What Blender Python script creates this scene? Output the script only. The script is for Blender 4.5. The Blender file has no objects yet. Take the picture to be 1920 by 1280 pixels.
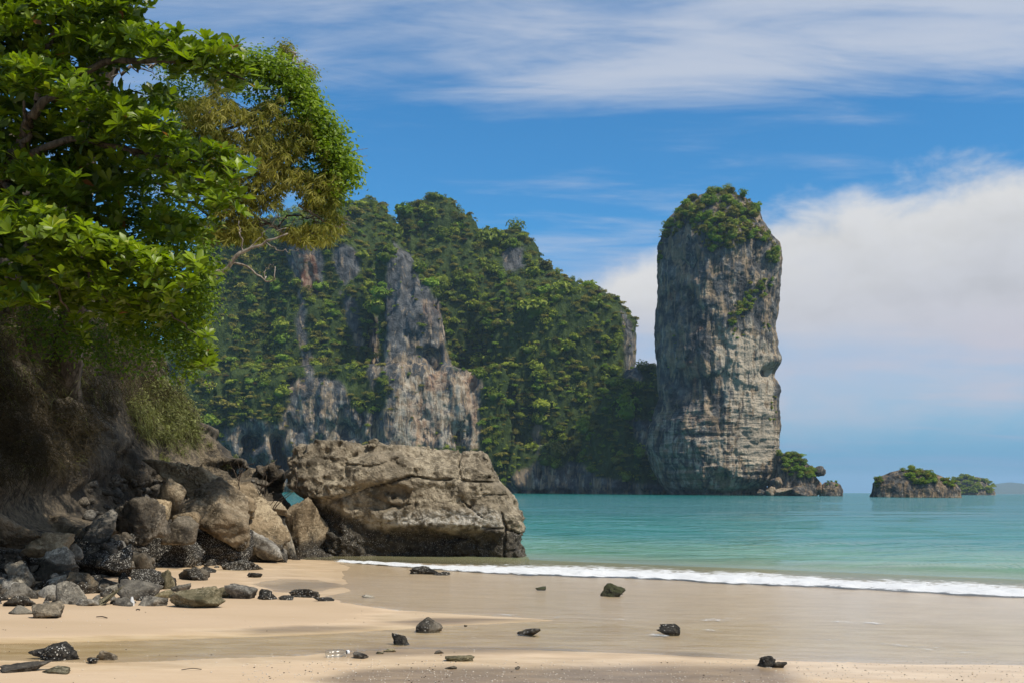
import bpy, bmesh, math, time
import numpy as np
from mathutils import Matrix, Vector

T0 = time.time()
SC = bpy.context.scene
COL = SC.collection
rad = math.radians

# ------------------------------------------------------------------ camera
FPX = 1867.0            # focal length in pixels of the 1920 px wide photograph (35 mm lens)
CAMZ = 1.95             # above the sea
ROLL = math.atan(0.0068)
HY = 918.5              # row of the horizon under the lens axis
cam_d = bpy.data.cameras.new('camera')
cam_d.sensor_width = 36.0
cam_d.lens = 36.0 * FPX / 1920.0
cam_d.shift_y = (HY - 640.0) / 1920.0
cam_d.clip_start = 0.1
cam_d.clip_end = 30000.0
cam = bpy.data.objects.new('camera', cam_d)
COL.objects.link(cam)
cam.matrix_world = Matrix.Translation((0, 0, CAMZ)) @ Matrix.Rotation(rad(90), 4, 'X') @ Matrix.Rotation(ROLL, 4, 'Z')
SC.camera = cam

# ------------------------------------------------------------------ view, light
SC.view_settings.view_transform = 'Standard'
SC.view_settings.look = 'None'
SC.view_settings.exposure = 0.22
SC.view_settings.gamma = 1.0
SC.view_settings.use_curve_mapping = False
SC.render.engine = 'CYCLES'
SC.cycles.use_denoising = True
SC.cycles.max_bounces = 8
SC.cycles.transparent_max_bounces = 12
SC.cycles.sample_clamp_indirect = 4.0
SC.cycles.caustics_reflective = False
SC.cycles.caustics_refractive = False

SUN_EL, SUN_AZ = rad(56), rad(128)      # azimuth clockwise from +Y (the view direction): to the right and behind
sun_dir = Vector((math.sin(SUN_AZ) * math.cos(SUN_EL), math.cos(SUN_AZ) * math.cos(SUN_EL), math.sin(SUN_EL)))
sun_d = bpy.data.lights.new('sun', 'SUN')
sun_d.energy = 4.3
sun_d.angle = rad(0.53)
sun_d.color = (1.0, 0.93, 0.82)
sun = bpy.data.objects.new('sun', sun_d)
COL.objects.link(sun)
sun.rotation_euler = (-sun_dir).to_track_quat('-Z', 'Y').to_euler()
sun.location = (20, -20, 60)


class G:
    """small helper round a node tree"""
    def __init__(self, tree):
        self.t = tree
        tree.nodes.clear()

    def n(self, kind, ins=None, out=0, **props):
        nd = self.t.nodes.new(kind)
        for k, v in props.items():
            setattr(nd, k, v)
        for k, v in (ins or {}).items():
            s = nd.inputs[k]
            if isinstance(v, bpy.types.NodeSocket):
                self.t.links.new(v, s)
            elif isinstance(v, bpy.types.Node):
                self.t.links.new(v.outputs[0], s)
            else:
                if isinstance(v, tuple) and len(v) == 3 and s.type == 'RGBA':
                    v = v + (1.0,)
                s.default_value = v
        return nd.outputs[out] if out is not None else nd

    def m(self, op, a, b=0.0, c=None, clamp=False):
        ins = {0: a, 1: b}
        if c is not None:
            ins[2] = c
        return self.n('ShaderNodeMath', ins, operation=op, use_clamp=clamp)

    def mix(self, f, a, b, blend='MIX'):
        return self.n('ShaderNodeMixRGB', {0: f, 1: a, 2: b}, blend_type=blend)

    def ramp(self, v, lo, hi, a=0.0, b=1.0, smooth=True):
        return self.n('ShaderNodeMapRange', {0: v, 1: lo, 2: hi, 3: a, 4: b}, clamp=True,
                      interpolation_type='SMOOTHSTEP' if smooth else 'LINEAR')

    def noise(self, vec, scale, detail=4, rough=0.55, dist=0.0, out=0):
        return self.n('ShaderNodeTexNoise', {'Vector': vec, 'Scale': scale, 'Detail': detail, 'Roughness': rough, 'Distortion': dist}, out=out)

    def map(self, vec, scale=(1, 1, 1), rot=(0, 0, 0), loc=(0, 0, 0)):
        return self.n('ShaderNodeMapping', {'Vector': vec, 'Location': loc, 'Rotation': rot, 'Scale': scale})

    def attr(self, name, out=2):
        return self.n('ShaderNodeAttribute', attribute_name=name, out=out)


# ------------------------------------------------------------------ sky with clouds
world = bpy.data.worlds.new('World')
SC.world = world
world.use_nodes = True
g = G(world.node_tree)
sky = g.n('ShaderNodeTexSky', sky_type='NISHITA', sun_disc=False, sun_elevation=SUN_EL, sun_rotation=SUN_AZ,
          air_density=1.0, dust_density=0.6, ozone_density=2.0)
d = g.n('ShaderNodeTexCoord', out=0)
sep = g.n('ShaderNodeSeparateXYZ', {0: d}, out=None)
x, y, z = sep.outputs
sky = g.mix(1.0, sky, (0.34, 0.93, 1.26), 'MULTIPLY')
az = g.n('ShaderNodeMath', {0: x, 1: y}, operation='ARCTAN2')
hz = g.m('SQRT', g.m('ADD', g.m('MULTIPLY', x, x), g.m('MULTIPLY', y, y)))
el = g.n('ShaderNodeMath', {0: z, 1: hz}, operation='ARCTAN2')
# cirrus: a thin high sheet, seen in its own plane
den = g.m('ADD', g.m('MAXIMUM', z, 0.0), 0.10)
px_ = g.m('DIVIDE', x, den)
py_ = g.m('DIVIDE', y, den)
pl = g.n('ShaderNodeCombineXYZ', {0: px_, 1: py_, 2: 0.0})
cv = g.map(pl, scale=(1.0, 3.0, 1.0), rot=(0, 0, rad(-24)), loc=(3.1, 1.7, 0))
c1 = g.noise(cv, 1.0, 6, 0.56, 0.5)
cv2 = g.map(pl, scale=(0.5, 1.1, 1.0), rot=(0, 0, rad(-12)), loc=(0.37, 5.3, 0))
c2 = g.noise(cv2, 1.0, 3, 0.5, 0.2)
cv3 = g.map(pl, scale=(2.2, 9.0, 1.0), rot=(0, 0, rad(-30)), loc=(1.3, 2.3, 0))
c3 = g.noise(cv3, 1.0, 5, 0.6, 0.8)
cir = g.m('ADD', g.m('MULTIPLY', c1, 0.55), g.m('ADD', g.m('MULTIPLY', c2, 0.50), g.m('MULTIPLY', c3, 0.22)))
high = g.m('ADD', g.ramp(el, 0.28, 0.46, -0.09, 0.07), g.ramp(az, -0.3, 0.5, -0.02, 0.05))
cir = g.m('ADD', cir, high)
cir = g.ramp(cir, 0.545, 0.80)
cir = g.m('MULTIPLY', cir, 0.88)
# low cloud bank over the horizon, and thin grey layers beneath it
ae = g.n('ShaderNodeCombineXYZ', {0: az, 1: el, 2: 0.0})
bn = g.noise(g.map(ae, scale=(5.0, 9.0, 1)), 1.0, 6, 0.58, 0.25)
bn2 = g.noise(g.map(ae, scale=(2.2, 5.0, 1), loc=(4, 2, 0)), 1.0, 5, 0.55, 0.1)
bnf = g.noise(g.map(ae, scale=(14.0, 26.0, 1), loc=(1, 7, 0)), 1.0, 5, 0.6, 0.2)
top = g.m('ADD', g.ramp(az, 0.02, 0.46, 0.226, 0.305, smooth=False), g.m('MULTIPLY', g.m('SUBTRACT', bn, 0.5), 0.085))
top = g.m('ADD', top, g.m('MULTIPLY', g.m('SUBTRACT', bnf, 0.5), 0.065))
rel = g.m('SUBTRACT', top, el)
bank = g.m('MULTIPLY', g.ramp(rel, -0.006, 0.038), g.ramp(g.m('ADD', el, g.m('MULTIPLY', g.m('SUBTRACT', bn2, 0.5), 0.10)), 0.130, 0.195))
bank = g.m('MULTIPLY', bank, g.ramp(g.m('ADD', az, g.m('MULTIPLY', g.m('SUBTRACT', bn, 0.5), 0.12)), 0.045, 0.10))
bank = g.m('MULTIPLY', bank, 0.96)
low_n = g.noise(g.map(ae, scale=(2.0, 16.0, 1), loc=(7, 1, 0)), 1.0, 4, 0.5, 0.1)
lowm = g.m('MULTIPLY', g.ramp(g.m('ADD', el, g.m('MULTIPLY', g.m('SUBTRACT', bn, 0.5), 0.05)), 0.03, 0.10), g.ramp(el, 0.26, 0.17))
lowm = g.m('MULTIPLY', lowm, g.ramp(g.m('ADD', g.m('MULTIPLY', low_n, 0.5), g.m('MULTIPLY', bn, 0.5)), 0.36, 0.56, 0.62, 1.0))
lowm = g.m('MULTIPLY', lowm, g.ramp(az, -0.05, 0.16))
K = 8.8     # cloud radiance relative to the sky texture (the background runs at 0.1)
col = g.mix(cir, sky, (0.55 * K, 0.60 * K, 0.70 * K))
veil = g.m('MULTIPLY', g.ramp(el, 0.135, 0.02), 0.85)      # grey blue rain haze far out over the sea
col = g.mix(veil, col, (0.115 * K, 0.325 * K, 0.555 * K))
col = g.mix(lowm, col, (0.57 * K, 0.555 * K, 0.63 * K))
bcol = g.mix(g.ramp(g.m('ADD', rel, g.m('MULTIPLY', g.m('SUBTRACT', bn2, 0.5), 0.16)), 0.0, 0.13), (0.78 * K, 0.77 * K, 0.75 * K), (0.60 * K, 0.61 * K, 0.65 * K))
shade = g.ramp(g.m('ADD', g.m('MULTIPLY', bnf, 0.5), g.m('MULTIPLY', bn2, 0.5)), 0.34, 0.60, 0.84, 1.0)
bcol = g.mix(1.0, bcol, g.n('ShaderNodeCombineXYZ', {0: shade, 1: shade, 2: shade}), 'MULTIPLY')
col = g.mix(bank, col, bcol)
bg = g.n('ShaderNodeBackground', {'Color': col, 'Strength': 0.1})
g.n('ShaderNodeOutputWorld', {'Surface': bg}, out=None)


# ------------------------------------------------------------------ pixels of the photograph to places
CR, SR = math.cos(ROLL), math.sin(ROLL)
def ray(px, py):
    u, v = px - 960.0, py - HY
    return (u * CR + v * SR) / FPX, -(v * CR - u * SR) / FPX      # X/Y, (Z-CAMZ)/Y
def at(px, py, Y):
    a, b = ray(px, py)
    return np.array((a * Y, Y, CAMZ + b * Y))
def pix(P):
    P = np.asarray(P, dtype=np.float64)
    a, b = P[..., 0] / P[..., 1] * FPX, -(P[..., 2] - CAMZ) / P[..., 1] * FPX
    return 960 + a * CR - b * SR, HY + a * SR + b * CR

# ------------------------------------------------------------------ numpy noise
_R = np.random.default_rng(11)
_TAB = _R.random((32, 32, 32)).astype(np.float32)
_TP = _R.random((64, 64, 64, 3)).astype(np.float32)
def vnoise(P):
    """value noise in -1..1 at P (n,3)"""
    P = np.asarray(P, dtype=np.float32)
    i = np.floor(P)
    f = P - i
    f = f * f * f * (f * (f * 6 - 15) + 10)
    i = i.astype(np.int32)
    x0, y0, z0 = i[:, 0] & 31, i[:, 1] & 31, i[:, 2] & 31
    x1, y1, z1 = (x0 + 1) & 31, (y0 + 1) & 31, (z0 + 1) & 31
    fx, fy, fz = f[:, 0], f[:, 1], f[:, 2]
    T = _TAB
    a = T[x0, y0, z0] * (1 - fx) + T[x1, y0, z0] * fx
    b = T[x0, y1, z0] * (1 - fx) + T[x1, y1, z0] * fx
    c = T[x0, y0, z1] * (1 - fx) + T[x1, y0, z1] * fx
    e = T[x0, y1, z1] * (1 - fx) + T[x1, y1, z1] * fx
    a = a * (1 - fy) + b * fy
    c = c * (1 - fy) + e * fy
    return (a * (1 - fz) + c * fz) * 2 - 1
_ROT = np.array(((0.36, 0.48, -0.8), (-0.8, 0.6, 0.0), (0.48, 0.64, 0.6)), dtype=np.float32)
def fbm(P, octaves=4, gain=0.5, ridged=False):
    P = np.asarray(P, dtype=np.float32)
    s, amp, tot = 0, 1.0, 0.0
    for _ in range(octaves):
        v = vnoise(P)
        s = s + amp * ((1 - 2 * np.abs(v)) if ridged else v)
        tot += amp
        amp *= gain
        P = P @ _ROT.T * 2.03 + 7.7
    return s / tot
def worley(P):
    """F1, F2 distances and a random id of the nearest cell"""
    P = np.asarray(P, dtype=np.float32)
    i = np.floor(P).astype(np.int32)
    f = P - i
    F1 = np.full(len(P), 9, np.float32); F2 = F1.copy(); ID = np.zeros(len(P), np.float32)
    for dx in (-1, 0, 1):
        for dy in (-1, 0, 1):
            for dz in (-1, 0, 1):
                q = _TP[(i[:, 0] + dx) & 63, (i[:, 1] + dy) & 63, (i[:, 2] + dz) & 63]
                w = q + np.array((dx, dy, dz), np.float32) - f
                dd = np.sqrt((w * w).sum(1))
                m = dd < F1
                F2 = np.where(m, F1, np.minimum(F2, dd))
                F1 = np.where(m, dd, F1)
                ID = np.where(m, q[:, 0], ID)
    return F1, F2, ID
def sstep(v, a, b):
    t = np.clip((v - a) / (b - a), 0, 1)
    return t * t * (3 - 2 * t)
def poly_sd(x, y, poly):
    """signed distance to a polygon, positive inside"""
    x = np.asarray(x, dtype=np.float32); y = np.asarray(y, dtype=np.float32)
    best = np.full(x.shape, 1e9, np.float32)
    inside = np.zeros(x.shape, bool)
    n = len(poly)
    for k in range(n):
        (ax, ay), (bx, by) = poly[k], poly[(k + 1) % n]
        ex, ey = bx - ax, by - ay
        L = ex * ex + ey * ey + 1e-9
        t = np.clip(((x - ax) * ex + (y - ay) * ey) / L, 0, 1)
        best = np.minimum(best, np.hypot(x - ax - t * ex, y - ay - t * ey))
        c = (ay > y) != (by > y)
        with np.errstate(divide='ignore', invalid='ignore'):
            xi = ax + (y - ay) * ex / (ey if ey else 1e-9)
        inside ^= c & (x < xi)
    return np.where(inside, best, -best)
def line_d(x, y, pts):
    x = np.asarray(x, dtype=np.float32); y = np.asarray(y, dtype=np.float32)
    best = np.full(x.shape, 1e9, np.float32)
    for (ax, ay), (bx, by) in zip(pts[:-1], pts[1:]):
        ex, ey = bx - ax, by - ay
        t = np.clip(((x - ax) * ex + (y - ay) * ey) / (ex * ex + ey * ey + 1e-9), 0, 1)
        best = np.minimum(best, np.hypot(x - ax - t * ex, y - ay - t * ey))
    return best

# ------------------------------------------------------------------ mesh helpers
def mesh(name, V, F, mat=None, smooth=True, attrs=None, mats=None, midx=None):
    """F: (n,3) or (n,4) array, or a list of such arrays"""
    if not isinstance(F, list):
        F = [F]
    F = [np.asarray(f, dtype=np.int32) for f in F if len(f)]
    me = bpy.data.meshes.new(name)
    V = np.ascontiguousarray(V, dtype=np.float32)
    me.vertices.add(len(V))
    me.vertices.foreach_set('co', V.ravel())
    nl = sum(f.size for f in F)
    me.loops.add(nl)
    me.loops.foreach_set('vertex_index', np.concatenate([f.ravel() for f in F]))
    sizes = np.concatenate([np.full(len(f), f.shape[1], np.int32) for f in F])
    me.polygons.add(len(sizes))
    me.polygons.foreach_set('loop_start', np.concatenate(([0], np.cumsum(sizes)[:-1])).astype(np.int32))
    me.polygons.foreach_set('loop_total', sizes)
    me.polygons.foreach_set('use_smooth', np.full(len(sizes), smooth, bool))
    for k, v in (attrs or {}).items():
        a = me.attributes.new(k, 'FLOAT', 'POINT')
        a.data.foreach_set('value', np.ascontiguousarray(v, dtype=np.float32))
    if mats:
        for m_ in mats:
            me.materials.append(m_)
        me.polygons.foreach_set('material_index', np.ascontiguousarray(midx, dtype=np.int32))
    elif mat:
        me.materials.append(mat)
    me.update(calc_edges=True)
    return me
def link(name, data, parent=None, loc=None, label=None, cat=None, group=None, kind=None):
    o = bpy.data.objects.new(name, data)
    COL.objects.link(o)
    if parent is not None:
        o.parent = parent
    if loc is not None:
        o.location = [float(c) for c in loc]
    if label: o['label'] = label
    if cat: o['category'] = cat
    if group: o['group'] = group
    if kind: o['kind'] = kind
    return o
def grid_faces(nr, nc, wrap=False):
    r = np.arange(nr - 1)[:, None]
    c = np.arange(nc if wrap else nc - 1)[None, :]
    c2 = (c + 1) % nc
    return np.stack((r * nc + c, r * nc + c2, (r + 1) * nc + c2, (r + 1) * nc + c), -1).reshape(-1, 4)
def tube(pts, radii, sides=7, jitter=0.0, rng=None):
    pts = np.asarray(pts, dtype=np.float64)
    radii = np.asarray(radii, dtype=np.float64)
    n = len(pts)
    tan = np.gradient(pts, axis=0)
    tan /= np.linalg.norm(tan, axis=1, keepdims=True) + 1e-9
    ref = np.array((0.31, 0.83, 0.46))
    a = np.cross(tan, ref); a /= np.linalg.norm(a, axis=1, keepdims=True) + 1e-9
    b = np.cross(tan, a)
    th = np.arange(sides) / sides * 2 * np.pi
    R = radii[:, None] * (1 + (rng.uniform(-jitter, jitter, (n, sides)) if jitter else 0))
    V = pts[:, None] + R[..., None] * (np.cos(th)[None, :, None] * a[:, None] + np.sin(th)[None, :, None] * b[:, None])
    F = grid_faces(n, sides, True)
    cap = np.array([[(n - 1) * sides + k, (n - 1) * sides + (k + 1) % sides, (n - 1) * sides + (k + 2) % sides] for k in range(0)], dtype=np.int32)
    return V.reshape(-1, 3), F
def smooth_path(pts, n, rng=None, wob=0.0):
    """a curve through the given points"""
    pts = np.asarray(pts, dtype=np.float64)
    P = np.vstack((2 * pts[0] - pts[1], pts, 2 * pts[-1] - pts[-2]))
    out = []
    for t in np.linspace(0, len(pts) - 1 - 1e-6, n):
        k = int(t); f = t - k
        p0, p1, p2, p3 = P[k:k + 4]
        out.append(0.5 * (2 * p1 + (p2 - p0) * f + (2 * p0 - 5 * p1 + 4 * p2 - p3) * f * f + (3 * p1 - p0 - 3 * p2 + p3) * f ** 3))
    out = np.array(out)
    if wob:
        out[1:-1] += rng.normal(0, wob, out[1:-1].shape)
    return out
class Bag:
    """collects pieces into one mesh"""
    def __init__(self):
        self.V, self.F, self.A, self.n = [], {}, {}, 0
    def add(self, V, F, **attrs):
        V = np.asarray(V, dtype=np.float32)
        self.V.append(V)
        F = np.asarray(F, dtype=np.int32)
        self.F.setdefault(F.shape[1], []).append(F + self.n)
        for k, v in attrs.items():
            self.A.setdefault(k, []).append(np.broadcast_to(np.asarray(v, dtype=np.float32), (len(V),)))
        self.n += len(V)
    def mesh(self, name, mat, smooth=True):
        return mesh(name, np.concatenate(self.V), [np.concatenate(f) for f in self.F.values()], mat, smooth,
                    {k: np.concatenate(v) for k, v in self.A.items()})

_ICO = {}
def ico(sub):
    if sub not in _ICO:
        b = bmesh.new()
        bmesh.ops.create_icosphere(b, subdivisions=sub, radius=1.0)
        _ICO[sub] = (np.array([v.co[:] for v in b.verts]), np.array([[v.index for v in f.verts] for f in b.faces]))
        b.free()
    return _ICO[sub]

def surface_nets(f, org, h):
    """mesh of the zero level of the field f (negative inside)"""
    nx, ny, nz = f.shape
    ins = f < 0
    cnt = np.zeros((nx - 1, ny - 1, nz - 1), np.int8)
    offs = [(a, b, c) for a in (0, 1) for b in (0, 1) for c in (0, 1)]
    for a, b, c in offs:
        cnt += ins[a:nx - 1 + a, b:ny - 1 + b, c:nz - 1 + c]
    cells = np.argwhere((cnt > 0) & (cnt < 8))
    idx = np.full(cnt.shape, -1, np.int32)
    idx[cells[:, 0], cells[:, 1], cells[:, 2]] = np.arange(len(cells))
    val = {o: f[cells[:, 0] + o[0], cells[:, 1] + o[1], cells[:, 2] + o[2]] for o in offs}
    acc = np.zeros((len(cells), 3)); num = np.zeros(len(cells))
    for o in offs:
        for ax in range(3):
            if o[ax] == 0:
                o2 = tuple(1 if k == ax else o[k] for k in range(3))
                v1, v2 = val[o], val[o2]
                m_ = (v1 < 0) != (v2 < 0)
                t = np.where(m_, v1 / np.where(m_, v1 - v2, 1), 0)
                p = np.tile(np.array(o, dtype=np.float64), (len(cells), 1))
                p[:, ax] = t
                acc += p * m_[:, None]; num += m_
    V = (cells + acc / num[:, None]) * h + np.asarray(org)
    quads = []
    for ax in range(3):
        sl = [slice(1, -1)] * 3; sl[ax] = slice(0, -1)
        a0 = ins[tuple(slice(0, -1) if k == ax else slice(1, -1) for k in range(3))]
        a1 = ins[tuple(slice(1, None) if k == ax else slice(1, -1) for k in range(3))]
        for flip, mm in ((False, a0 & ~a1), (True, ~a0 & a1)):
            e = np.argwhere(mm)
            e = e + np.array([0 if k == ax else 1 for k in range(3)])
            u, w = (ax + 1) % 3, (ax + 2) % 3
            c = []
            for du, dw in ((-1, -1), (0, -1), (0, 0), (-1, 0)):
                q = e.copy(); q[:, u] += du; q[:, w] += dw
                c.append(idx[q[:, 0], q[:, 1], q[:, 2]])
            q = np.stack(c, 1)
            quads.append(q[:, ::-1] if flip else q)
    return V, np.concatenate(quads)
def vert_normals(V, F):
    a, b, c = V[F[:, 0]], V[F[:, 1]], V[F[:, 2]]
    e = V[F[:, -1]]
    fn = np.cross(c - a, e - b) if F.shape[1] == 4 else np.cross(b - a, c - a)
    N = np.zeros_like(V)
    for k in range(F.shape[1]):
        np.add.at(N, F[:, k], fn)
    return N / (np.linalg.norm(N, axis=1, keepdims=True) + 1e-12), fn
# ================================================================== materials
def material(name):
    m = bpy.data.materials.new(name)
    m.use_nodes = True
    return m, G(m.node_tree)
def finish(g, shader, disp=None):
    g.n('ShaderNodeOutputMaterial', {'Surface': shader}, out=None)
def pbr(g, color, rough, normal=None, spec=0.35, **kw):
    ins = {'Base Color': color, 'Roughness': rough, 'Specular IOR Level': spec}
    if normal is not None:
        ins['Normal'] = normal
    ins.update(kw)
    return g.n('ShaderNodeBsdfPrincipled', ins)
def bump(g, h, dist, strength=1.0, normal=None):
    ins = {'Height': h, 'Distance': dist, 'Strength': strength}
    if normal is not None:
        ins['Normal'] = normal
    return g.n('ShaderNodeBump', ins)
def geo_pos(g):
    return g.n('ShaderNodeNewGeometry', out=0)

def limestone(name, S, tint=(1, 1, 1), strata=False, veg=False):
    """weathered karst limestone: grey, vertical tan and pale streaks, rust where the attribute warm is high. S: size of features in metres"""
    m, g = material(name)
    p = geo_pos(g)
    big = g.noise(p, 0.06 / S * 4, 4, 0.55)
    st = g.noise(g.map(p, scale=(1, 1, 0.26)), 0.36 / S, 8, 0.68, 1.0)
    st2 = g.noise(g.map(p, scale=(1, 1, 0.14), loc=(31, 7, 3)), 0.7 / S, 7, 0.68, 0.7)
    blot = g.noise(p, 0.30 / S, 6, 0.62, 0.4)
    warm = g.attr('warm')
    pale = g.attr('pale')
    grey = g.mix(g.ramp(blot, 0.35, 0.68), (0.048, 0.050, 0.051), (0.165, 0.165, 0.162))
    tan = g.mix(g.ramp(st2, 0.35, 0.7), (0.21, 0.155, 0.10), (0.45, 0.35, 0.24))
    f = g.m('ADD', g.m('ADD', st, g.m('MULTIPLY', g.m('SUBTRACT', big, 0.5), 0.55)), g.m('MULTIPLY', pale, 0.16))
    c = g.mix(g.ramp(f, 0.465, 0.60), grey, tan)
    wh = g.ramp(g.m('ADD', g.m('ADD', st2, g.m('MULTIPLY', g.m('SUBTRACT', blot, 0.5), 0.7)), g.m('MULTIPLY', pale, 0.30)), 0.58, 0.72)
    c = g.mix(g.m('MULTIPLY', wh, 0.75), c, (0.50, 0.435, 0.34))
    dk = g.ramp(g.noise(g.map(p, scale=(1, 1, 0.07), loc=(3, 17, 9)), 0.55 / S, 6, 0.65, 0.5), 0.57, 0.70)
    c = g.mix(g.m('MULTIPLY', dk, 0.75), c, (0.045, 0.048, 0.052))
    ru = g.ramp(g.m('ADD', g.m('MULTIPLY', warm, 0.34), g.m('ADD', g.m('MULTIPLY', st, 0.5), g.m('MULTIPLY', blot, 0.35))), 0.57, 0.80)
    c = g.mix(g.m('MULTIPLY', ru, 0.62), c, g.mix(g.ramp(blot, 0.4, 0.6), (0.20, 0.075, 0.035), (0.46, 0.31, 0.20)))
    if strata:
        sv = g.noise(g.map(p, scale=(0.05, 0.05, 1), rot=(0, rad(5), 0)), 0.55 / S, 5, 0.6, 0.25)
        low = g.attr('strata')
        c = g.mix(g.m('MULTIPLY', g.m('MULTIPLY', g.ramp(sv, 0.52, 0.40), low), 0.28), c, (0.05, 0.05, 0.05))
    if veg:
        c = g.mix(g.attr('veg'), c, g.mix(g.ramp(blot, 0.4, 0.6), (0.030, 0.050, 0.012), (0.060, 0.085, 0.022)))
    c = g.mix(1.0, c, tint, 'MULTIPLY')
    hh = g.m('ADD', g.m('MULTIPLY', st, 0.9), g.m('ADD', g.m('MULTIPLY', blot, 0.6), g.m('MULTIPLY', g.noise(p, 1.7 / S, 5, 0.65), 0.35)))
    if strata:
        hh = g.m('ADD', hh, g.m('MULTIPLY', g.m('MULTIPLY', sv, low), 1.1))
    nb = bump(g, hh, 2.0 * S, 0.9)
    finish(g, pbr(g, c, 0.92, nb, 0.15))
    return m

def beach_rock(name, dark, mid, light, S=1.0, barn=0.5, barn_top=1.2, bleach=None, moss=0.0, per_object=True):
    """shore rock: mottled stone, black foot crusted with pale barnacles up to barn_top metres above the sea"""
    m, g = material(name)
    p = geo_pos(g)
    oi = g.n('ShaderNodeObjectInfo', out=None)
    rnd = oi.outputs['Random']
    off = g.n('ShaderNodeVectorMath', {0: p, 1: g.n('ShaderNodeCombineXYZ', {0: g.m('MULTIPLY', rnd, 37.0), 1: g.m('MULTIPLY', rnd, 11.0), 2: 0.0})}, operation='ADD') if per_object else p
    n1 = g.noise(off, 2.2 / S, 7, 0.62, 0.4)
    n2 = g.noise(off, 9.0 / S, 6, 0.66, 0.2)
    n3 = g.noise(off, 34.0 / S, 4, 0.7)
    n0 = g.noise(off, 0.8 / S, 4, 0.55)
    c = g.mix(g.ramp(n1, 0.36, 0.62), dark, mid)
    c = g.mix(g.ramp(g.m('ADD', n2, g.m('MULTIPLY', g.m('SUBTRACT', n0, 0.5), 0.8)), 0.46, 0.72), c, light)
    c = g.mix(g.m('MULTIPLY', g.ramp(n3, 0.52, 0.70), 0.55), c, dark)
    pits = g.n('ShaderNodeTexVoronoi', {'Vector': off, 'Scale': 22.0 / S, 'Randomness': 1.0}, feature='F1')
    c = g.mix(g.m('MULTIPLY', g.ramp(pits, 0.20, 0.05), 0.5), c, dark)
    if per_object:
        c = g.mix(1.0, c, g.mix(rnd, (0.78, 0.78, 0.80), (1.22, 1.16, 1.06)), 'MULTIPLY')
    z = g.n('ShaderNodeSeparateXYZ', {0: p}, out=2)
    zz = g.m('ADD', z, g.m('MULTIPLY', g.m('SUBTRACT', n1, 0.5), 0.9))
    if bleach:
        bl = g.m('MULTIPLY', g.ramp(zz, bleach[0], bleach[0] + 0.18), g.ramp(zz, bleach[1] + 0.22, bleach[1]))
        bl = g.m('MULTIPLY', bl, g.m('MULTIPLY', g.ramp(n2, 0.38, 0.55), g.attr('pale')))
        c = g.mix(g.m('MULTIPLY', bl, 0.85), c, (0.47, 0.44, 0.38))
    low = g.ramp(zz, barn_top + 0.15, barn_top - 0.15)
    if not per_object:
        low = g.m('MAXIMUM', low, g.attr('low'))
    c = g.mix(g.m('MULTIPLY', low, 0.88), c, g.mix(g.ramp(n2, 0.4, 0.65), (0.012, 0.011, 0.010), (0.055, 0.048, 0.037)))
    v = g.n('ShaderNodeTexVoronoi', {'Vector': off, 'Scale': 46.0, 'Randomness': 1.0}, out=None)
    pk = g.n('ShaderNodeSeparateColor', {0: v.outputs['Color']}, out=None)
    sp = g.m('LESS_THAN', v.outputs['Distance'], g.m('MULTIPLY', pk.outputs[1], 0.52))
    dens = g.m('ADD', g.noise(off, 3.3, 5, 0.65), (barn - 0.5) * 0.42)
    sp = g.m('MULTIPLY', sp, g.m('MULTIPLY', g.m('GREATER_THAN', dens, g.m('ADD', 0.36, g.m('MULTIPLY', pk.outputs[0], 0.30))), low))
    c = g.mix(sp, c, g.mix(pk.outputs[2], (0.30, 0.28, 0.24), (0.52, 0.50, 0.45)))
    if moss:
        up = g.n('ShaderNodeSeparateXYZ', {0: g.n('ShaderNodeNewGeometry', out=1)}, out=2)
        c = g.mix(g.m('MULTIPLY', g.ramp(g.m('ADD', up, n2), 0.6, 1.1), moss), c, (0.042, 0.048, 0.014))
    hh = g.m('ADD', g.m('MULTIPLY', n1, 1.0), g.m('ADD', g.m('MULTIPLY', n2, 0.5), g.m('ADD', g.m('MULTIPLY', n3, 0.16), g.m('MULTIPLY', pits, 0.12))))
    hh = g.m('ADD', hh, g.m('MULTIPLY', sp, 0.12))
    nb = bump(g, hh, 0.16 * S, 0.9)
    finish(g, pbr(g, c, 0.85, nb, 0.25))
    return m

def leafy(name, lo, hi, trans=0.35, rough=0.5, spec=0.3, young=None, per_object=True, brown=None):
    """leaves: colour from the tint attribute, lifted a little per object; light also passes through"""
    m, g = material(name)
    t = g.attr('tint')
    t = g.m('ADD', t, g.n('ShaderNodeAttribute', attribute_name='shade_of_green', attribute_type='INSTANCER', out=2), clamp=True)
    if per_object:
        r = g.n('ShaderNodeObjectInfo', out=None).outputs['Random']
        t = g.m('ADD', t, g.m('MULTIPLY', g.m('SUBTRACT', r, 0.5), 0.5), clamp=True)
    c = g.mix(t, lo, hi)
    if young:
        c = g.mix(g.ramp(t, 0.80, 1.0), c, young)
    if brown:
        c = g.mix(g.ramp(g.attr('tint'), 0.09, 0.02), c, brown)
    b = pbr(g, c, rough, None, spec)
    tr = g.n('ShaderNodeBsdfTranslucent', {'Color': g.mix(1.0, c, (1.25, 1.35, 0.55), 'MULTIPLY')})
    finish(g, g.n('ShaderNodeMixShader', {0: trans, 1: b, 2: tr}))
    return m

def bark(name, a, b, S=1.0):
    m, g = material(name)
    p = geo_pos(g)
    n1 = g.noise(g.map(p, scale=(1, 1, 0.25)), 14.0 / S, 5, 0.65, 0.3)
    c = g.mix(g.ramp(n1, 0.35, 0.65), a, b)
    finish(g, pbr(g, c, 0.9, bump(g, n1, 0.02 * S, 0.8), 0.2))
    return m

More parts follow.
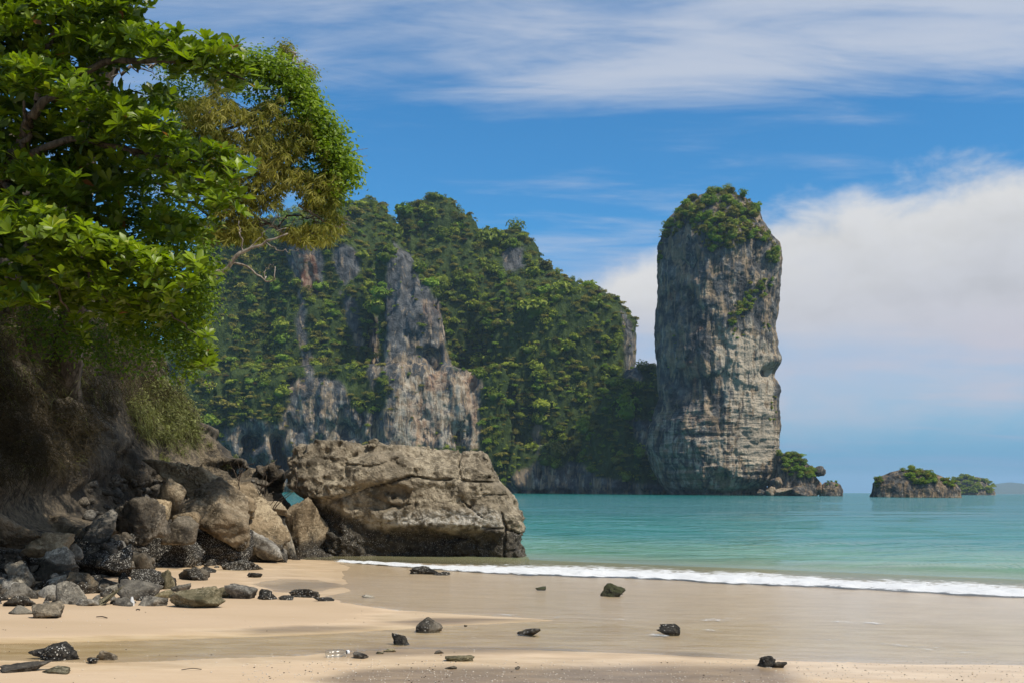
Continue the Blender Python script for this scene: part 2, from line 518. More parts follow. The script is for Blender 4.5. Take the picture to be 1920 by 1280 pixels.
M_HILL = limestone('hill limestone', 1.6, veg=True)
M_TOWER = limestone('tower limestone', 2.0, tint=(0.96, 0.95, 0.93), strata=True)
M_ISLET = limestone('islet limestone', 1.0, tint=(0.74, 0.70, 0.65))
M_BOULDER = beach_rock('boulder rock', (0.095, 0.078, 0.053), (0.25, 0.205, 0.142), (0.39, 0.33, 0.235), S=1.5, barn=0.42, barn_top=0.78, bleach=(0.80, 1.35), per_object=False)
M_BANK = beach_rock('bank rock', (0.035, 0.030, 0.024), (0.12, 0.098, 0.070), (0.22, 0.175, 0.115), S=1.2, barn=0.5, barn_top=0.9, per_object=False)
M_ROCK = {
    'grey': beach_rock('grey shore rock', (0.07, 0.064, 0.054), (0.19, 0.175, 0.145), (0.33, 0.305, 0.255), S=0.6, barn=0.35, barn_top=0.25),
    'tan': beach_rock('tan shore rock', (0.10, 0.076, 0.046), (0.27, 0.21, 0.135), (0.40, 0.33, 0.225), S=0.9, barn=0.40, barn_top=0.55),
    'pale': beach_rock('pale shore rock', (0.14, 0.13, 0.11), (0.33, 0.31, 0.265), (0.52, 0.49, 0.42), S=0.5, barn=0.35, barn_top=0.15),
    'dark': beach_rock('dark shore rock', (0.040, 0.035, 0.028), (0.125, 0.108, 0.083), (0.24, 0.21, 0.165), S=0.6, barn=0.45, barn_top=0.35),
    'barnacle': beach_rock('barnacled shore rock', (0.030, 0.027, 0.023), (0.10, 0.088, 0.07), (0.17, 0.15, 0.12), S=0.5, barn=0.85, barn_top=3.0),
    'black': beach_rock('black wet rock', (0.016, 0.016, 0.014), (0.046, 0.043, 0.038), (0.11, 0.103, 0.09), S=0.35, barn=0.45, barn_top=3.0),
    'moss': beach_rock('mossy shore rock', (0.022, 0.022, 0.016), (0.05, 0.05, 0.034), (0.09, 0.086, 0.06), S=0.3, barn=0.3, barn_top=0.0, moss=0.55),
    'olive': beach_rock('olive crusted rock', (0.06, 0.055, 0.03), (0.16, 0.14, 0.085), (0.30, 0.265, 0.18), S=0.3, barn=0.3, barn_top=0.0),
}
M_ALMOND = leafy('broad almond leaves', (0.056, 0.096, 0.005), (0.270, 0.375, 0.012), 0.44, 0.42, 0.45, young=(0.33, 0.37, 0.03), brown=(0.22, 0.09, 0.03))
M_FEATHER = leafy('feathery olive leaves', (0.125, 0.140, 0.020), (0.40, 0.355, 0.085), 0.4, 0.6, 0.2)
M_VINE = leafy('bright vine leaves', (0.055, 0.12, 0.006), (0.25, 0.34, 0.018), 0.4, 0.5, 0.3)
M_BUSH = leafy('jungle leaves', (0.085, 0.128, 0.011), (0.37, 0.410, 0.046), 0.25, 0.6, 0.2, brown=(0.10, 0.062, 0.025))
M_BUSH_DRY = leafy('dry jungle leaves', (0.095, 0.10, 0.014), (0.32, 0.275, 0.055), 0.25, 0.6, 0.2, brown=(0.13, 0.085, 0.035))
M_BUSH_LIGHT = leafy('light jungle leaves', (0.10, 0.17, 0.012), (0.29, 0.40, 0.045), 0.28, 0.6, 0.2)
M_GRASS = leafy('grass blades', (0.075, 0.085, 0.025), (0.30, 0.315, 0.125), 0.40, 0.6, 0.2, per_object=False)
M_BRUSH = leafy('dry brush stems', (0.026, 0.021, 0.012), (0.092, 0.073, 0.042), 0.2, 0.8, 0.1, per_object=False)
M_BARK = bark('dark bark', (0.035, 0.028, 0.020), (0.13, 0.105, 0.08))
M_BARKG = bark('grey bark', (0.12, 0.10, 0.085), (0.33, 0.29, 0.25))
M_TWIG = bark('bare twigs', (0.028, 0.020, 0.014), (0.075, 0.055, 0.04))

# sand: dry or wet by the attribute wet; shell grit where the attribute grit is high
M_SAND, g = material('sand')
p = geo_pos(g)
wet = g.attr('wet')
n_big = g.noise(g.map(p, scale=(0.35, 1.0, 1)), 0.8, 4, 0.5)
n_mid = g.noise(g.map(p, scale=(0.3, 1.0, 1)), 5.0, 5, 0.6)
n_fine = g.noise(p, 90.0, 3, 0.7)
dry = g.mix(g.ramp(n_big, 0.3, 0.7), (0.42, 0.31, 0.20), (0.475, 0.355, 0.24))
dry = g.mix(g.m('MULTIPLY', g.ramp(n_fine, 0.55, 0.8), 0.35), dry, (0.33, 0.235, 0.15))
wetc = g.mix(g.ramp(n_mid, 0.35, 0.65), (0.52, 0.375, 0.225), (0.65, 0.49, 0.315))
gold = g.attr('gold')
wetc = g.mix(gold, wetc, g.mix(g.ramp(n_mid, 0.35, 0.65), (0.47, 0.32, 0.15), (0.62, 0.46, 0.26)))
c = g.mix(wet, dry, wetc)
c = g.mix(g.m('MULTIPLY', g.attr('dark'), g.ramp(n_mid, 0.25, 0.6, 0.6, 1.0)), c, (0.205, 0.145, 0.092))
v = g.n('ShaderNodeTexVoronoi', {'Vector': p, 'Scale': 55.0}, out=None)
pick = g.n('ShaderNodeSeparateColor', {0: v.outputs['Color']})
spk = g.m('MULTIPLY', g.ramp(v.outputs['Distance'], 0.32, 0.18), g.ramp(pick, 0.86, 0.88))
spk = g.m('MULTIPLY', spk, g.m('ADD', g.m('MULTIPLY', g.attr('grit'), 0.95), 0.05))
c = g.mix(spk, c, (0.62, 0.56, 0.47))
v2 = g.n('ShaderNodeTexVoronoi', {'Vector': g.map(p, loc=(5, 3, 0)), 'Scale': 38.0}, out=None)
spd = g.m('MULTIPLY', g.ramp(v2.outputs['Distance'], 0.30, 0.16), g.ramp(g.n('ShaderNodeSeparateColor', {0: v2.outputs['Color']}), 0.93, 0.95))
spd = g.m('MULTIPLY', spd, g.m('ADD', g.m('MULTIPLY', g.attr('grit'), 0.7), 0.12))
c = g.mix(spd, c, (0.05, 0.04, 0.03))
rough = g.n('ShaderNodeMapRange', {0: wet, 3: 0.95, 4: 0.30})
hh = g.m('ADD', g.m('MULTIPLY', n_mid, 0.35), g.m('MULTIPLY', n_fine, 0.06))
hh = g.m('ADD', hh, g.m('MULTIPLY', spk, 0.3))
nb = bump(g, hh, 0.035, g.n('ShaderNodeMapRange', {0: wet, 3: 0.9, 4: 0.35}))
finish(g, pbr(g, c, rough, nb, g.n('ShaderNodeMapRange', {0: wet, 3: 0.15, 4: 0.45})))

# sea: clear at the edge, the body colour thickening with depth, mirror by Fresnel; foam where the attribute foam is high
M_SEA, g = material('sea water')
p = geo_pos(g)
dep = g.attr('depth')
foam = g.attr('foam')
sh = g.attr('shore')
f1 = g.noise(g.map(p, scale=(0.45, 1.0, 1), rot=(0, 0, rad(-12))), 2.6, 5, 0.6, 0.3)
f2 = g.noise(g.map(p, scale=(0.35, 1.0, 1), rot=(0, 0, rad(9))), 0.50, 4, 0.6, 0.3)
f3 = g.noise(g.map(p, scale=(0.3, 1.0, 1), rot=(0, 0, rad(-4))), 0.085, 4, 0.6, 0.2)
fs = g.noise(g.map(p, scale=(0.35, 1.0, 1), rot=(0, 0, rad(14))), 7.0, 5, 0.6, 0.6)
patch = g.noise(g.map(p, scale=(0.25, 1.0, 1)), 0.02, 4, 0.5)
body = g.mix(g.ramp(dep, 0.08, 0.50), (0.40, 0.37, 0.205), (0.120, 0.275, 0.150))
body = g.mix(g.ramp(dep, 0.40, 1.3), body, (0.001, 0.160, 0.130))
body = g.mix(g.ramp(dep, 1.6, 4.5), body, (0.001, 0.122, 0.115))
hs = g.m('MULTIPLY', fs, 0.055)
hd = g.m('ADD', g.m('MULTIPLY', f1, 0.34), g.m('ADD', g.m('MULTIPLY', f2, 1.25), g.m('MULTIPLY', f3, 2.0)))
deep = g.ramp(dep, 0.06, 0.6)
hh = g.m('ADD', g.m('MULTIPLY', hs, 1.0), g.m('MULTIPLY', hd, deep))
nb = bump(g, hh, 1.0, 0.65)
fr = g.n('ShaderNodeFresnel', {'IOR': 1.33, 'Normal': nb})
fr = g.m('MINIMUM', g.m('MULTIPLY', fr, g.n('ShaderNodeMapRange', {0: deep, 3: 0.42, 4: 1.0})), g.n('ShaderNodeMapRange', {0: deep, 3: 0.34, 4: 0.46}))
gl = g.n('ShaderNodeBsdfGlossy', {'Color': (1.0, 1.0, 1.0), 'Roughness': g.n('ShaderNodeMapRange', {0: deep, 3: 0.12, 4: 0.05}), 'Normal': nb})
df = g.n('ShaderNodeBsdfDiffuse', {'Color': body, 'Normal': nb})
op = g.m('SUBTRACT', 1.0, g.m('POWER', 2.718, g.m('MULTIPLY', dep, -3.6)), clamp=True)
tr = g.n('ShaderNodeBsdfTransparent', {'Color': (0.96, 0.95, 0.92)})
base = g.n('ShaderNodeMixShader', {0: op, 1: tr, 2: df})
s1 = g.n('ShaderNodeMixShader', {0: fr, 1: base, 2: gl})
fn = g.noise(g.map(p, scale=(0.55, 1, 1)), 5.5, 7, 0.72, 0.8)
fn2 = g.noise(p, 38.0, 4, 0.7)
ff = g.ramp(g.m('ADD', foam, g.m('MULTIPLY', g.m('SUBTRACT', g.m('ADD', g.m('MULTIPLY', fn, 0.65), g.m('MULTIPLY', fn2, 0.35)), 0.5), 2.6)), 0.42, 0.66)
ff = g.m('MULTIPLY', ff, g.ramp(foam, 0.02, 0.12))
fo = pbr(g, (0.72, 0.73, 0.73), 0.8, bump(g, g.m('ADD', fn, fn2), 0.05, 0.8), 0.2)
finish(g, g.n('ShaderNodeMixShader', {0: ff, 1: s1, 2: fo}))

def plain(name, color, rough=0.7, **kw):
    m, g = material(name)
    n = g.noise(geo_pos(g), 40.0, 4, 0.6)
    c = g.mix(g.ramp(n, 0.3, 0.7), tuple(v * 0.8 for v in color), tuple(min(1, v * 1.15) for v in color))
    finish(g, pbr(g, c, rough, None, 0.4, **kw))
    return m
# ================================================================== beach and sea
SHN = np.array((0.437, 0.899)); SHT = np.array((0.899, -0.437)); SHO = np.array((-5.0, 27.0))
def shore_s(X, Y):
    return SHN[0] * (X - SHO[0]) + SHN[1] * (Y - SHO[1])
def sand_z(X, Y):
    X = np.asarray(X, dtype=np.float64); Y = np.asarray(Y, dtype=np.float64)
    s = shore_s(X, Y)
    t = SHT[0] * (X - SHO[0]) + SHT[1] * (Y - SHO[1])
    z = np.where(s < 0, -0.027 * s, np.maximum(-0.06 * s, -4.0))
    P = np.stack((t.ravel() * 0.13, s.ravel() * 0.42, np.full(t.size, 0.3)), 1)
    return z + 0.016 * vnoise(P).reshape(z.shape) * sstep(-s, -1.0, 2.0)
def ground(px, py, hf=None):
    """the place on the sand that shows at a pixel of the photograph"""
    a, b = ray(px, py)
    Y = CAMZ / max(-b, 1e-4)
    for _ in range(25):
        Y = 0.5 * Y + 0.5 * (CAMZ - float(sand_z(np.array([a * Y]), np.array([Y]))[0])) / max(-b, 1e-4)
    return a * Y, Y
def spoly(pts):
    """the same, on the sea"""
    out = []
    for q in pts:
        a, b = ray(*q)
        out.append((a * (CAMZ - 0.05) / -b, (CAMZ - 0.05) / -b))
    return out
def gpoly(pts):
    return [ground(*q) for q in pts]

FILM = gpoly([(612, 1044), (650, 1062), (640, 1086), (655, 1108), (610, 1117), (650, 1128), (750, 1142), (850, 1149), (1000, 1157), (1045, 1163), (860, 1172), (700, 1182),
              (560, 1190), (300, 1199), (0, 1207), (-300, 1212), (-300, 1240), (0, 1240), (200, 1243), (330, 1237), (560, 1226), (640, 1219), (800, 1216), (1000, 1217),
              (1200, 1226), (1400, 1238), (1700, 1246), (2100, 1250), (3200, 1240), (3200, 1040), (1500, 1030), (900, 1030)])
PUDDLE = gpoly([(470, 1095), (520, 1084), (600, 1086), (648, 1096), (606, 1108), (530, 1111)])
DRY1 = gpoly([(-500, 1040), (470, 1072), (478, 1096), (545, 1106), (600, 1121), (660, 1133), (750, 1146), (700, 1163), (560, 1175), (300, 1189), (0, 1200), (-500, 1206)])
DRY2 = gpoly([(-500, 1252), (0, 1249), (200, 1250), (400, 1245), (560, 1237), (700, 1240), (690, 1252), (560, 1290), (600, 1500), (-500, 1500)])
GRIT = gpoly([(560, 1290), (640, 1262), (760, 1250), (1000, 1247), (1500, 1252), (2200, 1262), (2600, 1500), (500, 1500)])
GOLD = gpoly([(-500, 1196), (0, 1196), (560, 1180), (800, 1172), (1000, 1160), (1900, 1165), (2500, 1175), (2500, 1240), (1900, 1238), (1300, 1225), (900, 1212), (560, 1226), (0, 1243), (-500, 1245)])
FOAM = spoly([(598, 1047), (640, 1051), (680, 1054), (800, 1064), (900, 1069), (1000, 1074), (1100, 1077), (1200, 1082), (1300, 1087), (1400, 1092), (1500, 1096), (1600, 1103), (1700, 1109), (1800, 1113), (1930, 1117), (2500, 1150)])
SWELL = spoly([(1180, 1044), (1340, 1048), (1500, 1052), (1650, 1055), (1930, 1060), (2500, 1075)])
SWELL2 = spoly([(1450, 1031), (1600, 1034), (1930, 1040), (2500, 1050)])
FLINES = [(gpoly(q), w, a) for q, w, a in (
    ([(905, 1151), (1000, 1153), (1150, 1158), (1250, 1158), (1400, 1163), (1640, 1167)], 0.055, 0.62),
    ([(1280, 1161), (1345, 1163)], 0.10, 0.75),
    ([(1500, 1195), (1600, 1201), (1690, 1210), (1760, 1216), (1830, 1218)], 0.085, 0.80),
    ([(1180, 1174), (1300, 1180), (1500, 1195)], 0.04, 0.45),
    ([(650, 1128), (750, 1143), (850, 1150)], 0.05, 0.45),
    ([(300, 1239), (420, 1234), (560, 1227), (700, 1220)], 0.03, 0.45),
    ([(860, 1148), (880, 1149)], 0.12, 0.6),
    ([(1000, 1100), (1150, 1108), (1350, 1118), (1600, 1132), (1930, 1145)], 0.07, 0.30), ([(1100, 1195), (1300, 1206), (1500, 1222), (1930, 1236)], 0.04, 0.33), ([(720, 1190), (900, 1180), (1100, 1186), (1200, 1192)], 0.05, 0.28), ([(400, 1206), (560, 1199), (700, 1192)], 0.03, 0.28),
    ([(740, 1200), (765, 1199)], 0.06, 0.7), ([(1228, 1186), (1236, 1191)], 0.06, 0.7))]

def spaced(segs):
    out = []
    for a, b, n in segs:
        out.append(np.linspace(a, b, n, endpoint=False))
    return np.concatenate(out + [[segs[-1][1]]])
ts = spaced([(-60, -10, 25), (-10, 24, 330), (24, 70, 25)])
ss = spaced([(-60, -18, 22), (-18, 2, 285), (2, 16, 40)])
Sg, Tg = np.meshgrid(ss, ts, indexing='ij')
X = SHO[0] + Sg * SHN[0] + Tg * SHT[0]
Y = SHO[1] + Sg * SHN[1] + Tg * SHT[1]
def fields(X, Y):
    Q = np.stack((X.ravel(), Y.ravel(), np.zeros(X.size)), 1)
    st = np.stack(((Q[:, 0] - SHO[0]) * SHT[0] + (Q[:, 1] - SHO[1]) * SHT[1], shore_s(Q[:, 0], Q[:, 1]), Q[:, 2]), 1)
    wob = 0.22 * fbm(np.stack((st[:, 0] * 0.35, st[:, 1] * 1.1, st[:, 2]), 1), 4).reshape(X.shape)
    streak = fbm(np.stack((X.ravel() * 0.30, Y.ravel() * 2.6, st[:, 2] + 5), 1), 4).reshape(X.shape)
    return wob, streak
wob, streak = fields(X, Y)
film = np.maximum(poly_sd(X, Y, FILM), poly_sd(X, Y, PUDDLE)) + wob * 0.7 + streak * 0.10
dry1, dry2 = poly_sd(X, Y, DRY1), poly_sd(X, Y, DRY2)
dry = sstep(dry1 + wob * 0.6 + streak * 0.35, -0.12, 0.40)
dry = np.maximum(dry, 0.75 * sstep(dry2 + wob * 0.3 + streak * 0.20, -0.08, 0.25))
dry = np.maximum(dry, sstep(-Sg, 19.5, 22.0))
bars = 0.35 * sstep(streak, 0.05, 0.4) * sstep(-film, 0.05, 0.3)
wet = np.clip(1 - dry - bars * (1 - dry), 0, 1)
gold = sstep(poly_sd(X, Y, GOLD) + wob, -0.3, 0.6) * np.clip(0.75 + 0.8 * streak, 0, 1)
BARS = [gpoly(q) for q in ([(735, 1165), (800, 1155), (900, 1156), (1020, 1160), (880, 1167), (790, 1172)], [(600, 1221), (700, 1213), (860, 1214), (1080, 1218), (900, 1224), (740, 1229), (640, 1233)], [(1210, 1222), (1300, 1218), (1420, 1226), (1300, 1231)],
                            [(440, 1178), (560, 1171), (700, 1176), (600, 1185), (480, 1188)], [(640, 1256), (760, 1246), (1000, 1246), (1250, 1242), (1490, 1246), (1500, 1300), (700, 1300), (560, 1275)], [(480, 1098), (560, 1088), (645, 1092), (600, 1104), (520, 1108)])]
darkb = np.zeros_like(X)
for q, a_ in zip(BARS, (0.95, 0.85, 0.8, 0.75, 0.95, 0.5)):
    darkb = np.maximum(darkb, a_ * sstep(poly_sd(X, Y, q) + 0.5 * wob + 0.22 * streak, -0.16, 0.22))
grit = np.maximum(sstep(poly_sd(X, Y, GRIT) + wob * 0.4, -0.15, 0.5), 0.12 * sstep(dry2, -0.1, 0.2))
Z = sand_z(X, Y) - 0.012 * sstep(film, 0.0, 0.5)
Z += 0.006 * streak * (1 - 0.6 * dry) + 0.007 * dry * fbm(np.stack((X.ravel() * 1.3, Y.ravel() * 1.3, 0 * X.ravel()), 1), 4).reshape(X.shape)
F = grid_faces(*X.shape)[:, ::-1]
me = mesh('sand', np.stack((X, Y, Z), -1).reshape(-1, 3), F, M_SAND, True,
          {'wet': wet.ravel(), 'gold': gold.ravel(), 'grit': grit.ravel(), 'dark': darkb.ravel()})
link('sand', me, label='pale tan beach sand running down to the water', cat='beach', kind='structure')

# the sea: one sheet from the thin swash over the sand to the horizon
ss = [-18.0]
while ss[-1] < 2.6:
    ss.append(ss[-1] + (0.085 if ss[-1] < -2 else 0.05))
st_ = 0.05
while ss[-1] < 10300:
    ss.append(ss[-1] + st_); st_ *= 1.0115 if ss[-1] < 90 else 1.03
ss = np.array(ss)
ts = spaced([(-60, -10, 14), (-10, 24, 290), (24, 90, 16)])
Sg, Tg = np.meshgrid(ss, ts, indexing='ij')
far = np.maximum(Sg - 2.6, 0)
Tg = Tg + np.clip(Tg - 7.0, -17, 17) * 0.062 * far - 0.486 * far
X = SHO[0] + Sg * SHN[0] + Tg * SHT[0]
Y = SHO[1] + Sg * SHN[1] + Tg * SHT[1]
near = Sg < 60
wob, streak = np.zeros_like(X), np.zeros_like(X)
wob[near], streak[near] = (q.ravel() for q in fields(X[near][None], Y[near][None]))
film = np.full(X.shape, 3.0)
film[near] = np.maximum(poly_sd(X[near], Y[near], FILM), poly_sd(X[near], Y[near], PUDDLE)) + wob[near] * 0.7 + streak[near] * 0.10
film = np.where(Sg > 1.0, np.maximum(film, 3.0), film)
sz = np.where(near, 0, -4.0)
sz[near] = sand_z(X[near], Y[near]) - 0.012 * sstep(film[near], 0.0, 0.5)
thin = sz + np.clip(film * 0.035, -0.03, 0.016) + 0.003 * streak
Pw = lambda a, b, c: np.stack((X.ravel() * a, Y.ravel() * b, np.full(X.size, c)), 1)
spacing = np.gradient(ss)[:, None]
chop = np.zeros_like(X)
for wl, amp, c in ((0.45, 0.014, 1.7), (0.8, 0.035, 0.2), (1.7, 0.085, 7.4), (3.6, 0.12, 3.1), (8.0, 0.15, 5.7), (19.0, 0.2, 9.2)):
    ok = sstep(wl / spacing, 2.5, 5.0) * np.ones_like(X)
    v_ = vnoise(Pw(0.42 / wl, 1.0 / wl, c) + 0.35 * vnoise(Pw(0.2 / wl, 0.3 / wl, c + 2))[:, None]).reshape(X.shape)
    chop += amp * ok * (v_ if wl > 5 else 1.3 * (0.55 - np.abs(v_)))
dfoam = np.full(X.shape, 99.0); dfoam[near] = line_d(X[near], Y[near], FOAM)
side = np.zeros_like(X)
fp = np.array(FOAM)
fy = np.interp(X, fp[:, 0], fp[:, 1])
side = (Y - fy) * 0.92                                  # metres seaward of the foot of the breaker
fy = fy + 0.35 * vnoise(Pw(0.22, 0.0, 3.0)).reshape(X.shape) * near
side = (Y - fy) * 0.92
lw = sstep(X, -5.0, 1.5)                                # the breaker is thinner at its left end
rag = 0.30 * fbm(Pw(0.9, 0.5, 2.0), 4).reshape(X.shape) + 0.22 * fbm(Pw(3.0, 1.6, 6.0), 3).reshape(X.shape)
sd = side + rag * (0.3 + lw)
roll = (0.03 + 0.065 * lw) * np.exp(-((sd - 0.45 - 0.25 * lw) / (0.28 + 0.20 * lw)) ** 2)
sea = chop * sstep(side, 1.5, 14.0)
for q, hgt, wdt in ((SWELL, 0.17, 0.9), (SWELL2, 0.10, 1.0)):
    a = np.array(q)
    sy = np.interp(X, a[:, 0], a[:, 1])
    dsw = (Y - sy) + 0.35 * fbm(Pw(0.14, 0.1, 4.0), 2).reshape(X.shape)
    sea += hgt * sstep(X, a[0, 0], a[0, 0] + 7.0) * np.exp(-(dsw / np.where(dsw < 0, wdt * 0.9, wdt * 1.8)) ** 2) * near
Zw = np.maximum(thin, sea * sstep(side, 0.2, 2.0) + 0.012 * sstep(side, 0, 1)) + roll * near
wz = sstep(side, -0.1, 0.8)
Zw = np.where(near, thin * (1 - wz) + Zw * wz + roll * (1 - wz), sea)
froth = fbm(Pw(5.0, 5.0, 1.0), 3).reshape(X.shape)
vw = 0.9 + 0.9 * vnoise(Pw(0.30, 0.0, 11.0)).reshape(X.shape)
core = sstep(sd, -0.10, 0.14) * sstep(sd, (0.75 + 0.6 * lw) * vw, (0.25 + 0.2 * lw) * vw)
lace = sstep(sd, 0.0, 0.3) * sstep(sd, 0.6 + 5.0 * lw, 0.5 + 0.4 * lw) * 0.90
foam = np.maximum(core * (0.80 + 0.30 * vnoise(Pw(0.6, 0.9, 5.0)).reshape(X.shape)), lace) * sstep(X, -5.35, -4.2)
foam = np.maximum(foam, 0.40 * sstep(sd, 0.0, 0.3) * sstep(sd, 1.2 + 5.0 * lw, 0.8 * lw) * sstep(X, -4.5, 1.0) * (0.5 + 0.8 * streak))
Zw += 0.045 * froth * foam * near
for q, w, a in FLINES:
    dl = line_d(X, Y + 0.30 * fbm(Pw(0.8, 0.3, 8.0), 4).reshape(X.shape), q)
    e = 1.08 * a * np.exp(-(dl / (2.2 * w)) ** 2) * np.clip(0.60 + 0.8 * vnoise(Pw(1.3, 0.8, 4.0)).reshape(X.shape) + 0.9 * vnoise(Pw(5.5, 3.0, 6.0)).reshape(X.shape), 0, 1.0)
    e = np.minimum(e, 0.43)
    e = np.maximum(e, 0.30 * a * np.exp(-(dl / (w * 4)) ** 2))
    foam = np.maximum(foam, e * near)
    Zw += near * 0.006 * e
depth = np.clip(np.where(near, Zw - sz, 4.0 + 0.02 * np.minimum(Sg, 200)), 0, 9)
depth = np.where(Sg > 40, np.maximum(depth, 2.0 + 0.012 * np.minimum(Sg, 260)), depth)
F = grid_faces(*X.shape)[:, ::-1]
# leave out the part of the sheet that lies under the dry sand
keep = (film > -0.9).ravel()
F = F[keep[F].all(1)]
used = np.unique(F); remap = np.full(X.size, -1, np.int32); remap[used] = np.arange(len(used))
V = np.stack((X, Y, Zw), -1).reshape(-1, 3)[used]
me = mesh('sea', V, remap[F], M_SEA, True, {'depth': depth.ravel()[used], 'foam': foam.ravel()[used], 'shore': side.ravel()[used]})
link('sea', me, label='turquoise sea with a small breaker and thin swash over the sand', cat='sea', kind='structure')
del X, Y, Z, Zw, chop, sea, roll, foam, film, thin, depth

# ================================================================== rocky bank under the trees
TOE = gpoly([(-420, 1150), (0, 1112), (120, 1098), (220, 1078), (330, 1060), (440, 1046)]) + [(-6.5, 28.2), (-5.0, 28.6)]
BANK = TOE + [(-4.9, 30.0), (-5.6, 33.0), (-20, 40), (-22, 12)]
CAPP = np.array([(-900, 120), (0, 190), (90, 330), (150, 470), (200, 560), (250, 625), (300, 690), (350, 765), (400, 830), (440, 872), (500, 902), (560, 912), (577, 945), (600, 1030), (640, 1060)], float)
def bank_h(X, Y):
    t = poly_sd(X, Y, BANK)
    h = np.where(t > 0, 0.55 * np.minimum(t, 1.5) + 2.2 * np.clip(t - 1.5, 0, 1.2) + 4.5 * np.maximum(t - 2.7, 0), t * 1.2)
    bx = 960 + X / Y * FPX
    cap = CAMZ + (HY - 4 - np.interp(bx, CAPP[:, 0], CAPP[:, 1])) / FPX * Y
    return np.minimum(0.22 + h, cap)
hb = 0.095
ax_ = [np.arange(a, b, hb, dtype=np.float32) for a, b in ((-17, -4.2), (12.6, 31), (-0.5, 10.5))]
gx, gy = np.meshgrid(ax_[0], ax_[1], indexing='ij')
H2 = bank_h(gx, gy).astype(np.float32)
f = (ax_[2][None, None, :] - H2[..., None]) * np.float32(0.72)
mk = np.argwhere(np.abs(f) < 0.9)
P = np.stack([ax_[k][mk[:, k]] for k in range(3)], 1)
tilt = P @ np.array(((0.94, 0.0, 0.34), (0, 1, 0), (-0.34, 0, 0.94)), np.float32).T
F1, F2, ID = worley(tilt * np.array((0.62, 0.62, 1.05), np.float32))
dn = (ID - 0.5) * 0.95 * sstep(F2 - F1, 0.0, 0.10) - 0.16 * sstep(F2 - F1, 0.12, 0.0)
dn += 0.30 * fbm(P * 0.9, 4) + 0.12 * fbm(P * 3.0, 3, 0.6, True) + 0.10 * fbm(tilt * np.array((2, 2, 6), np.float32), 3, ridged=True)
bkx, bky = pix(P)
for hx, hy, rx, ry, dp in ((150, 935, 95, 45, 1.1), (60, 960, 60, 40, 0.9), (250, 930, 45, 40, 0.8), (355, 925, 45, 28, 0.9)):
    dn -= dp * np.exp(-((bkx + 14 * vnoise(P * 0.8) - hx) / rx) ** 2 - ((bky - hy) / ry) ** 2)
f[mk[:, 0], mk[:, 1], mk[:, 2]] -= dn
V, Fq = surface_nets(f, (ax_[0][0], ax_[1][0], ax_[2][0]), hb)
me = mesh('bank', V, Fq, M_BANK, True, {'pale': np.zeros(len(V)), 'low': np.zeros(len(V))})
link('rocky_bank', me, label='dark craggy rock bank rising under the trees at the back of the beach', cat='rock bank', kind='structure')
from mathutils.bvhtree import BVHTree
BVH_BANK = BVHTree.FromPolygons([tuple(v) for v in V.tolist()], Fq.tolist())
del f, mk, P, tilt, F1, F2, ID, dn

def cast(px, py, bank=True):
    """first hit of a pixel's ray on the bank or the sand"""
    a, b = ray(px, py)
    dv = Vector((a, 1.0, b)); L = dv.length
    best = None
    if bank:
        h = BVH_BANK.ray_cast(Vector((0, 0, CAMZ)), dv / L, 60)
        if h[0] is not None:
            best = np.array(h[0][:])
    if b < -0.002:
        gx_, gy_ = ground(px, py)
        gp = np.array((gx_, gy_, float(sand_z(np.array([gx_]), np.array([gy_]))[0])))
        if best is None or gp[1] < best[1]:
            best = gp
    return best

# ================================================================== the big boulder at the water's edge
YB = 30.3
LEFT = [(1056, 606), (1020, 603), (1000, 600), (960, 590), (930, 577), (912, 561), (880, 556), (860, 559), (845, 566), (836, 578), (820, 590)]
RIGHT = [(1056, 988), (1030, 984), (1010, 978), (1000, 981), (970, 982), (945, 969), (925, 965), (912, 953), (897, 938), (870, 932), (850, 919), (838, 900), (820, 890)]
def prof(lst, Yc):
    q = np.array([at(px, py, Yc)[[2, 0]] for py, px in lst])
    return q[np.argsort(q[:, 0])]
PL, PR = prof(LEFT, YB), prof(RIGHT, YB)
TOPX = np.array([at(px, py, YB)[[0, 2]] for px, py in ((556, 842), (570, 838), (640, 836), (700, 840), (750, 838), (800, 833), (850, 837), (888, 842), (906, 847), (920, 862), (931, 881), (944, 904), (968, 938), (990, 975))])
hv = 0.042
ax_ = [np.arange(a, b, hv, dtype=np.float32) for a, b in ((-6.9, 0.9), (28.0, 33.0), (-0.5, 3.6))]
gx, gy, gz = np.meshgrid(*ax_, indexing='ij')
P = np.stack((gx.ravel(), gy.ravel(), gz.ravel()), 1)
nP = len(P)
x_, y_, z_ = P.T
xl = np.interp(z_, PL[:, 0], PL[:, 1]).astype(np.float32); xr = np.interp(z_, PR[:, 0], PR[:, 1]).astype(np.float32)
cx, a_ = (xl + xr) / 2, (xr - xl) / 2
scx = (x_ - at(600, 1000, YB)[0]) / (at(985, 1000, YB)[0] - at(600, 1000, YB)[0])      # 0 left .. 1 right
bf = 1.85 - 0.75 * sstep(z_, 2.1, 3.4) - 0.06 * np.maximum(z_ - 1.0, 0)
zu = np.interp(scx, (0, 0.25, 0.45, 0.8, 1.0), (1.45, 1.20, 0.86, 0.80, 0.6)).astype(np.float32)
und = sstep(z_, zu + 0.12, zu - 0.38) * (0.30 + 0.45 * sstep(scx, 0.15, 0.5)) * sstep(scx, 0.95, 0.80)
bf = bf - und
bb = np.full_like(bf, 2.0)
u = (x_ - cx) / np.maximum(a_, 0.1)
v = np.where(y_ < YB, (YB - y_) / bf, (y_ - YB) / bb)
d0 = ((np.abs(u) ** 5 + np.abs(v) ** 3.0) ** (1 / 4.0) - 1) * np.minimum(a_, bf)
top = np.interp(x_, TOPX[:, 0], TOPX[:, 1]) - 0.10 * np.abs(y_ - YB + 0.4)
f = np.maximum(d0, (z_ - top) * 0.9).astype(np.float32)
mk = np.abs(f) < 0.6
